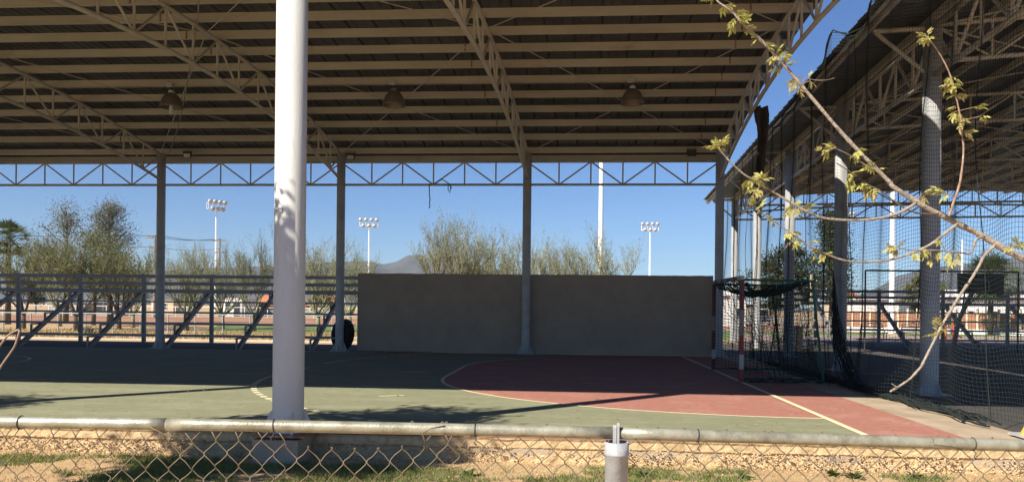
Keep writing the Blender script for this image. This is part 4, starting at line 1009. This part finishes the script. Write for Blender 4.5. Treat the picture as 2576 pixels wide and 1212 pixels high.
# ================================================================== FOREGROUND FENCE
FD = 2.80
def rail_v(u):
    if u <= 1550: return 1060.5 + (u / 1550.0) * 24.0 + 4 * (u / 1550.0) ** 2 - 1.5 * math.sin(math.pi * max(0, u) / 1550)
    return 1088.5 + (u - 1550) / 1026.0 * 31.5
fence = thing('chain_link_fence', at_D(1550, 1500, FD), 'near chain-link fence with a galvanised top rail across the whole foreground', 'fence')
for ua, ub in ((-220, 420), (420, 1550), (1550, 2820)):
    b = MB(); us = [ua + (ub - ua) * i / 12 for i in range(13)]; b.tube([at_D(u, rail_v(u), FD) for u in us], 0.0212, 20); b.build('top_rail', M_GALV, fence, smooth=True)
pp = at_D(1549.5, 1104, FD + 0.035)
b = MB(); b.lathe([(0.0405, GZ - .1), (0.0405, pp.z - .048), (0.0435, pp.z - .046), (0.0435, pp.z - .04), (0.0425, pp.z - .036), (0.0425, pp.z), (0.039, pp.z), (0.039, pp.z - .02), (0.001, pp.z - .02)], (pp.x, pp.y - .05, 0), 28); b.build('post', M_GALVB, fence, smooth=True)
pb = Vector((pp.x, pp.y - .05, pp.z))
b = MB()
for dx, hgt, t_ in ((-.008, .058, .006), (.004, .066, .004)):
    b.add([(pb.x + dx + sx * t_, pb.y + sy, pb.z + z) for z, q in ((-.02, 1), (hgt * .9, .9), (hgt, .3)) for sx, sy in ((-1, -.012 * q), (1, -.012 * q), (1, .012 * q), (-1, .012 * q))], [(0, 1, 5, 4), (1, 2, 6, 5), (2, 3, 7, 6), (3, 0, 4, 7), (4, 5, 9, 8), (5, 6, 10, 9), (6, 7, 11, 10), (7, 4, 8, 11), (8, 9, 10, 11)])
b.build('cap_tab', M_GALVB, fence)
WP, HP = 0.0412, 0.0935
def wire_mesh(kind, seed):
    rn = random.Random(seed); b = MB(); pts = []; z0 = 0.0
    nseg = 28; start = 0
    if kind == 'rail': z_first = -0.016
    elif kind == 'mid': z_first = -0.058
    else: z_first = -0.072
    P = []
    if kind == 'mid': P += [(WP * .5 + rn.uniform(-.006, .006), .004, z_first + HP * .36), ]
    for i in range(nseg):
        z = z_first - i * HP / 2; left = i % 2 == 0; x = (-.0012 if left else WP + .0012) + rn.gauss(0, .0012); zz = z + rn.gauss(0, .0016)
        s = 1 if left else -1
        P += [(x + s * .0034, -.0022 * s, zz + .0065), (x, 0.0, zz + .001), (x + s * .0034, .0022 * s, zz - .0065)]
        P.append((WP / 2 + rn.gauss(0, .0018), 0, zz - HP / 4 + rn.gauss(0, .0015)))
    b.tube(P, 0.0020, 5, True); return b.mesh('wire', M_WIRE, smooth=True)
WM = {(k, s): wire_mesh(k, 100 + s) for k in ('rail', 'mid', 'torn') for s in range(5)}
rt = Vector((math.cos(YAW), math.sin(YAW), 0)); upx = WP / FD * F; fo = woff(fence)
i = 0; u = -160.0
while u < 2740:
    kind = 'rail' if u > 1130 else ('torn' if 690 < u < 1065 else 'mid')
    o = bpy.data.objects.new('wire', WM[(kind, R.randrange(5))]); link(o, fence)
    p = at_D(u, rail_v(u), FD - .012); o.location = p - fo + Vector((0, 0, R.gauss(0, .0015) + (.008 * math.sin(u * .013) if kind != 'rail' else 0)))
    o.rotation_euler.z = YAW; o.scale = (1.0 if i % 2 == 0 else -1.0, 1, 1)
    if i % 2: o.location += rt * WP
    u += upx; i += 1
for u in (52, 690, 1197, 1755, 2445):
    c = at_D(u, rail_v(u), FD); b = MB(); n = 16; v0_ = Vector((-math.sin(YAW), math.cos(YAW), 0))
    b.tube([c + (v0_ * math.cos(a) + Vector((0, 0, 1)) * math.sin(a)) * .0228 + rt * .003 * math.sin(a * .5 + u) for a in [2 * math.pi * k / n for k in range(n + 1)]] + [c + Vector((.004, -.022, -.03)), c + Vector((-.004, -.024, -.042)), c + Vector((.006, -.02, -.05))], .0019, 5); b.build('tie_wire', M_DARK, fence, smooth=True)
for u in (1042, 1118, 1128, 1380, 1595, 1660, 1715, 1832, 1915, 1935, 2072, 2245, 2390, 2500):   # knuckles poking over the rail
    c = at_D(u, rail_v(u), FD + .012); b = MB(); s = 1 if int(u) % 2 else -1
    b.tube([c + Vector((0, 0, .0)), c + Vector((.002 * s, 0, .021)), c + Vector((.006 * s, 0, .027)), c + Vector((.012 * s, -.004, .022))], .0022, 5); b.build('wire_knuckle', M_WIRE, fence, smooth=True)
for P in ([(372, 1071), (395, 1082), (420, 1096), (470, 1098)], [(1075, 1130), (1062, 1088), (1085, 1076), (1120, 1070)], [(2195, 1106), (2210, 1128), (2240, 1132), (2268, 1140)], [(2345, 1100), (2350, 1118), (2395, 1122), (2420, 1132)]):
    b = MB(); b.tube([at_D(u, v, FD - .02) for u, v in P], .0021, 5); b.build('loose_wire', M_WIRE, fence, smooth=True)

# ================================================================== FOREGROUND BRANCHES (tree rooted right of the frame)
BD = 3.45
def c4(x, y): return ((2627 + x / 1.731) / 1.408, y / 1.731 / 1.408)
def c8(x, y): return ((2627 + x / 1.865) / 1.408, (650 + y / 1.865) / 1.408)
def c3(x, y): return ((1800 + x / 1.731) / 1.408, y / 1.731 / 1.408)
def cB(x, y): return ((2627 + x / 2.576) / 1.408, (1250 + y / 2.576) / 1.408)
ROOT = at_D(3050, 800, BD + .1)
walnut = thing('young_tree', (ROOT.x, ROOT.y, GZ), 'young tree reaching in from the right with bare branches and yellow green leaf tufts', 'tree')
b = MB(); b.tube([(ROOT.x, ROOT.y, GZ - .1), (ROOT.x + .02, ROOT.y, .4), (ROOT.x, ROOT.y, 1.1), (ROOT.x + .05, ROOT.y + .05, 2.2), (ROOT.x + .1, ROOT.y, 3.6)], [.085, .07, .06, .045, .02], 12); b.build('trunk', M_BARK, walnut, smooth=True)
def smooth_path(pts, n=5):
    out = []
    for i in range(len(pts) - 1):
        p0, p1, p2, p3 = pts[max(i - 1, 0)], pts[i], pts[i + 1], pts[min(i + 2, len(pts) - 1)]
        for k in range(n):
            t = k / n; out.append(tuple(.5 * ((2 * p1[j]) + (p2[j] - p0[j]) * t + (2 * p0[j] - 5 * p1[j] + 4 * p2[j] - p3[j]) * t * t + (-p0[j] + 3 * p1[j] - 3 * p2[j] + p3[j]) * t ** 3) for j in range(len(p1))))
    out.append(tuple(pts[-1])); return out
branches = []
def branch(pts, w0, w1, d0=0.0, d1=0.0, m=M_BARK, sides=8):
    """pts in photo px, widths in px, depth offsets in metres along the branch"""
    n = len(pts); P = smooth_path([(p[0], p[1], d0 + (d1 - d0) * i / (n - 1)) for i, p in enumerate(pts)]); k = len(P); W3, rad = [], []
    rn = random.Random(int(pts[0][0] * 7 + pts[0][1]))
    for i, (u, v, d) in enumerate(P):
        W3.append(at_D(u, v, BD + d)); wpx = w0 + (w1 - w0) * (i / (k - 1)) ** .62
        rad.append(max(1.1, wpx * (1 + .10 * rn.gauss(0, .6) + (.28 if i % 9 == 4 else 0))) / 2 / F * (BD + d))
    b = MB(); b.tube(W3, rad, sides); b.build('branch', m, walnut, smooth=True)
    branches.append([(u, v, BD + d) for u, v, d in P])
branch([(3050, 860), (2800, 755), (2640, 690)] + [c8(*p) for p in ((1865, 500), (1750, 440), (1600, 350), (1480, 290), (1260, 180), (1130, 105), (1000, 20))] + [c4(*p) for p in ((900, 1110), (740, 950), (600, 800), (430, 600), (260, 400), (130, 260), (0, 140))] + [c3(*p) for p in ((1370, 70), (1290, 15), (1260, -30))], 25, 3.6, 0.1, .25, sides=10)
branch([c8(*p) for p in ((1150, 130), (1060, 185), (960, 220), (800, 240), (650, 240), (530, 225), (450, 195), (330, 130), (200, 50), (120, 0))] + [c3(*p) for p in ((1560, 1120), (1470, 1085), (1400, 1030), (1340, 970), (1290, 910))], 8.5, 4, .05, -.1)
branch([c8(*p) for p in ((1420, 270), (1330, 340), (1250, 400), (1150, 450), (1050, 485), (950, 508), (850, 518), (740, 515), (650, 500), (560, 465), (480, 430), (400, 380), (300, 310), (220, 250), (110, 175))], 8, 3, .05, -.15)
branch([c8(*p) for p in ((1600, 350), (1550, 370), (1530, 420), (1510, 460), (1440, 455), (1340, 445), (1250, 440), (1130, 440), (1040, 425))], 7, 3, .05, -.1)
branch([c8(*p) for p in ((1675, 405), (1655, 425), (1600, 480), (1570, 540), (1510, 640), (1440, 740), (1380, 840), (1320, 940), (1280, 1020), (1240, 1100), (1190, 1200))] + [cB(*p) for p in ((1640, 120), (1540, 230), (1440, 300), (1355, 350))], 8.5, 5.5, .03, -.2)
branch([c8(*p) for p in ((1370, 215), (1390, 150), (1420, 70), (1440, 0))] + [c4(*p) for p in ((1340, 1110), (1355, 1000), (1360, 900), (1352, 830), (1345, 740), (1310, 580), (1270, 440), (1200, 310), (1140, 230))], 7.5, 3, .05, .0, M_BARKY)
branch([c8(*p) for p in ((1300, 200), (1200, 200), (1100, 175), (1000, 110), (900, 40))] + [c4(*p) for p in ((770, 1130), (690, 1070), (580, 1000))], 6, 2.5, .08, .2, M_BARKD)
branch([c4(*p) for p in ((820, 1050), (740, 1000), (660, 950), (575, 910))], 4, 2.5, .2, .1)
branch([cB(*p) for p in ((1430, 305), (1400, 300), (1380, 285), (1368, 278))], 3, 2, -.2, -.2)
branch([c4(*p) for p in ((375, 510), (390, 480), (450, 492), (520, 492), (570, 478))], 2.2, 1.2, .2, .2, M_BARKY)
branch([c4(*p) for p in ((380, 515), (410, 500), (440, 515), (460, 540))], 2.0, 1.2, .2, .2, M_BARKY)
branch([c8(*p) for p in ((1760, 440), (1790, 420), (1815, 405))], 4, 3, .05, .05)
clusters = [c4(*p) for p in ((45, 115), (80, 135), (110, 240), (150, 240), (180, 270), (240, 290), (260, 360), (320, 370), (165, 400), (180, 450), (320, 470), (320, 500), (310, 560), (430, 420), (440, 900), (500, 900), (550, 885), (470, 935), (690, 930), (740, 915), (730, 1010), (640, 1110), (640, 1150), (690, 1060), (800, 1060), (740, 1160), (820, 1140), (780, 1190),
                             (1110, 215), (1140, 220), (1180, 215), (1105, 245), (1220, 500), (1310, 470), (1330, 520), (1260, 520), (1240, 540), (1330, 585), (1290, 650), (1330, 665), (1250, 700), (1350, 740), (1410, 720), (1330, 745), (1350, 810), (1500, 640), (1530, 700), (60, 1100), (120, 1085), (30, 1150), (1140, 1150), (1200, 1165), (70, 1200))]
clusters += [c8(*p) for p in ((40, 100), (100, 110), (70, 85), (330, 110), (400, 130), (380, 180), (200, 230), (330, 320), (290, 360), (440, 355), (380, 390), (310, 430), (520, 450), (490, 480), (560, 450), (690, 30), (800, 40), (880, 20), (840, 80), (1220, 20), (1290, 40), (950, 400), (1000, 370), (1050, 380), (1020, 440), (1140, 500), (1200, 450), (1180, 430), (1320, 400), (1300, 490), (1350, 500), (1420, 480), (1370, 550), (1240, 560), (1760, 380), (1840, 340), (1850, 400), (1250, 920), (1340, 970), (1270, 980), (1360, 980))]
clusters += [c3(*p) for p in ((1200, 10), (1310, 70), (1325, 30), (1400, 60), (1440, 80), (1360, 140), (1340, 190), (1480, 110), (1515, 140), (1230, 880), (1265, 875), (1285, 865), (1300, 855), (1255, 850), (1480, 1100), (1550, 1080), (1470, 1150))]
def leaf_mesh(seed, m):
    rn = random.Random(seed); b = MB(); L = .095; n = 3; pts = []
    for i in range(9): t = i / 8; pts.append(Vector((L * t, .004 * math.sin(t * 5 + seed), -.022 * t * t)))
    b.tube(pts, [.0013] * 5 + [.0009] * 4, 3, False)
    def lf(p, d, l, wd):
        d = d.normalized(); s = Vector((-d.y, d.x, rn.gauss(0, .35))).normalized(); up_ = d.cross(s); dr = Vector((0, 0, -1))
        c = [p, p + d * l * .35 + s * wd + up_ * wd * .25, p + d * l * .7 + s * wd * .7 + dr * l * .12, p + d * l + dr * l * .28, p + d * l * .7 - s * wd * .7 + dr * l * .12, p + d * l * .35 - s * wd + up_ * wd * .25, p + d * l * .38 - up_ * wd * .15, p + d * l * .72 + dr * l * .12 - up_ * wd * .12]
        b.add(c, [(0, 6, 1), (1, 6, 7, 2), (2, 7, 3), (0, 5, 6), (5, 4, 7, 6), (4, 3, 7)])
    for i in range(n):
        p = pts[3 + i * 2]; l = .058 * (1 - .12 * abs(i - 1)) * rn.uniform(.8, 1.15)
        for sg in (1, -1): lf(p, Vector((.75, sg * .8 + rn.gauss(0, .12), rn.gauss(-.1, .2))), l, l * .22)
    lf(pts[-1], Vector((1, rn.gauss(0, .2), -.2)), .062, .0135)
    return b.mesh('leaf', m)
LM = [leaf_mesh(s, M_YLEAF if s % 3 else M_YLEAF2) for s in range(9)]
wo = woff(walnut); rl = random.Random(19); camr = Matrix.Rotation(YAW, 3, 'Z')
for (u, v) in clusters:
    best = min(((bu - u) ** 2 + (bv - v) ** 2, bu, bv, bd) for br in branches for bu, bv, bd in br)
    dist = math.sqrt(best[0]); bpnt = at_D(best[1], best[2], best[3]); cpos = at_D(u, v, best[3] + rl.gauss(0, .03))
    d = cpos - bpnt
    if dist < 8: d = Vector((rl.gauss(0, 1), rl.gauss(0, .6), rl.uniform(-.6, .5)))
    d.normalize(); st = bpnt
    if dist > 34:
        st = cpos - d * .05; bar('twig', bpnt, st, .0016, M_BARKY, walnut, 5)
    for k in range(rl.choice((2, 2, 3, 3))):
        dd = (d + Vector((rl.gauss(0, .55), rl.gauss(0, .55), rl.gauss(-.1, .45)))).normalized()
        sd = dd.cross(Vector((0, 0, 1)));
        if sd.length < .1: sd = Vector((1, 0, 0))
        sd.normalize(); upv = sd.cross(dd) * -1; s = rl.uniform(.27, .50)
        M3 = Matrix((dd, -sd, dd.cross(-sd))).transposed().to_4x4()
        o = bpy.data.objects.new('leaf', LM[rl.randrange(9)]); link(o, walnut)
        o.matrix_local = Matrix.Translation(st - wo) @ M3 @ Matrix.Rotation(rl.gauss(0, .5), 4, 'X') @ Matrix.Scale(s, 4)
# twigs at the left edge
lp = at_D(-150, 1250, BD); sap = thing('sapling', (lp.x, lp.y, GZ), 'thin bare forked sapling at the left edge', 'sapling')
for P in ([(-150, 1700), (-120, 1250), (-70, 1060), (-30, 985), (0, 925), (24, 890), (38, 868), (50, 830)], [(-70, 1060), (-30, 905), (0, 868), (22, 842), (48, 828)]):
    P3 = smooth_path([(a, c, 0) for a, c in P]); b = MB(); b.tube([at_D(a, c, BD) for a, c, _ in P3] if P[0][1] < 1500 else [Vector((lp.x, lp.y, GZ))] + [at_D(a, c, BD) for a, c, _ in P3 if c < 1300], .0042, 6); b.build('stem', M_BARKY, sap, smooth=True)

# ================================================================== TREE LEFT OF THE FRAME, WHOSE SHADE FALLS ON THE NEAR COLUMN
def shade_tree(x, y, H, rad, zlo, seed, label, ncl=80):
    rn = random.Random(seed); t = thing('leafy_tree', (x, y, GZ), label, 'tree'); wood, fol = MB(), MB()
    wood.tube([(x, y, GZ - .1), (x + .1, y, 1.0), (x, y + .1, 2.4), (x, y, H * .85)], [.14, .11, .08, .03], 10)
    for c in range(ncl):
        q = Vector((rn.gauss(0, 1), rn.gauss(0, 1), rn.gauss(0, 1))).normalized() * rn.uniform(.2, 1) ** .5
        cp = Vector((x + q.x * rad, y + q.y * rad, (zlo + H) / 2 + q.z * (H - zlo) / 2)); base = Vector((x, y, max(1.4, cp.z - .9)))
        wood.tube([base, base.lerp(cp, .5) + Vector((0, 0, .08)), cp], [.03, .02, .008], 5, False)
        for k in range(80): leafq(fol, cp + Vector((rn.gauss(0, .2), rn.gauss(0, .2), rn.gauss(0, .17))), .075, rn)
    wood.build('trunk', M_BARKD, t, smooth=True); fol.build('crown', M_CROWN, t); return t
shade_tree(-6.85, 4.95, 6.15, 1.5, 2.9, 61, 'leafy tree standing left of the picture by the near fence', 210)
shade_tree(-12.9, 6.2, 5.6, 1.1, 3.0, 62, 'smaller leafy tree farther left of the picture by the court edge', 60)

# ================================================================== HAZE
hz = bpy.data.materials.new('haze_air'); hz.use_nodes = True; hn = hz.node_tree
hn.nodes.remove(hn.nodes['Principled BSDF']); pv = hn.nodes.new('ShaderNodeVolumePrincipled')
pv.inputs['Color'].default_value = (0.80, 0.88, 1.0, 1); pv.inputs['Density'].default_value = 0.00009; pv.inputs['Anisotropy'].default_value = 0.1
hn.links.new(pv.outputs[0], hn.nodes['Material Output'].inputs['Volume'])
b = MB(); b.box((0, 2000, 140), (10000, 4300, 300)); stuff(b.build('haze', hz))
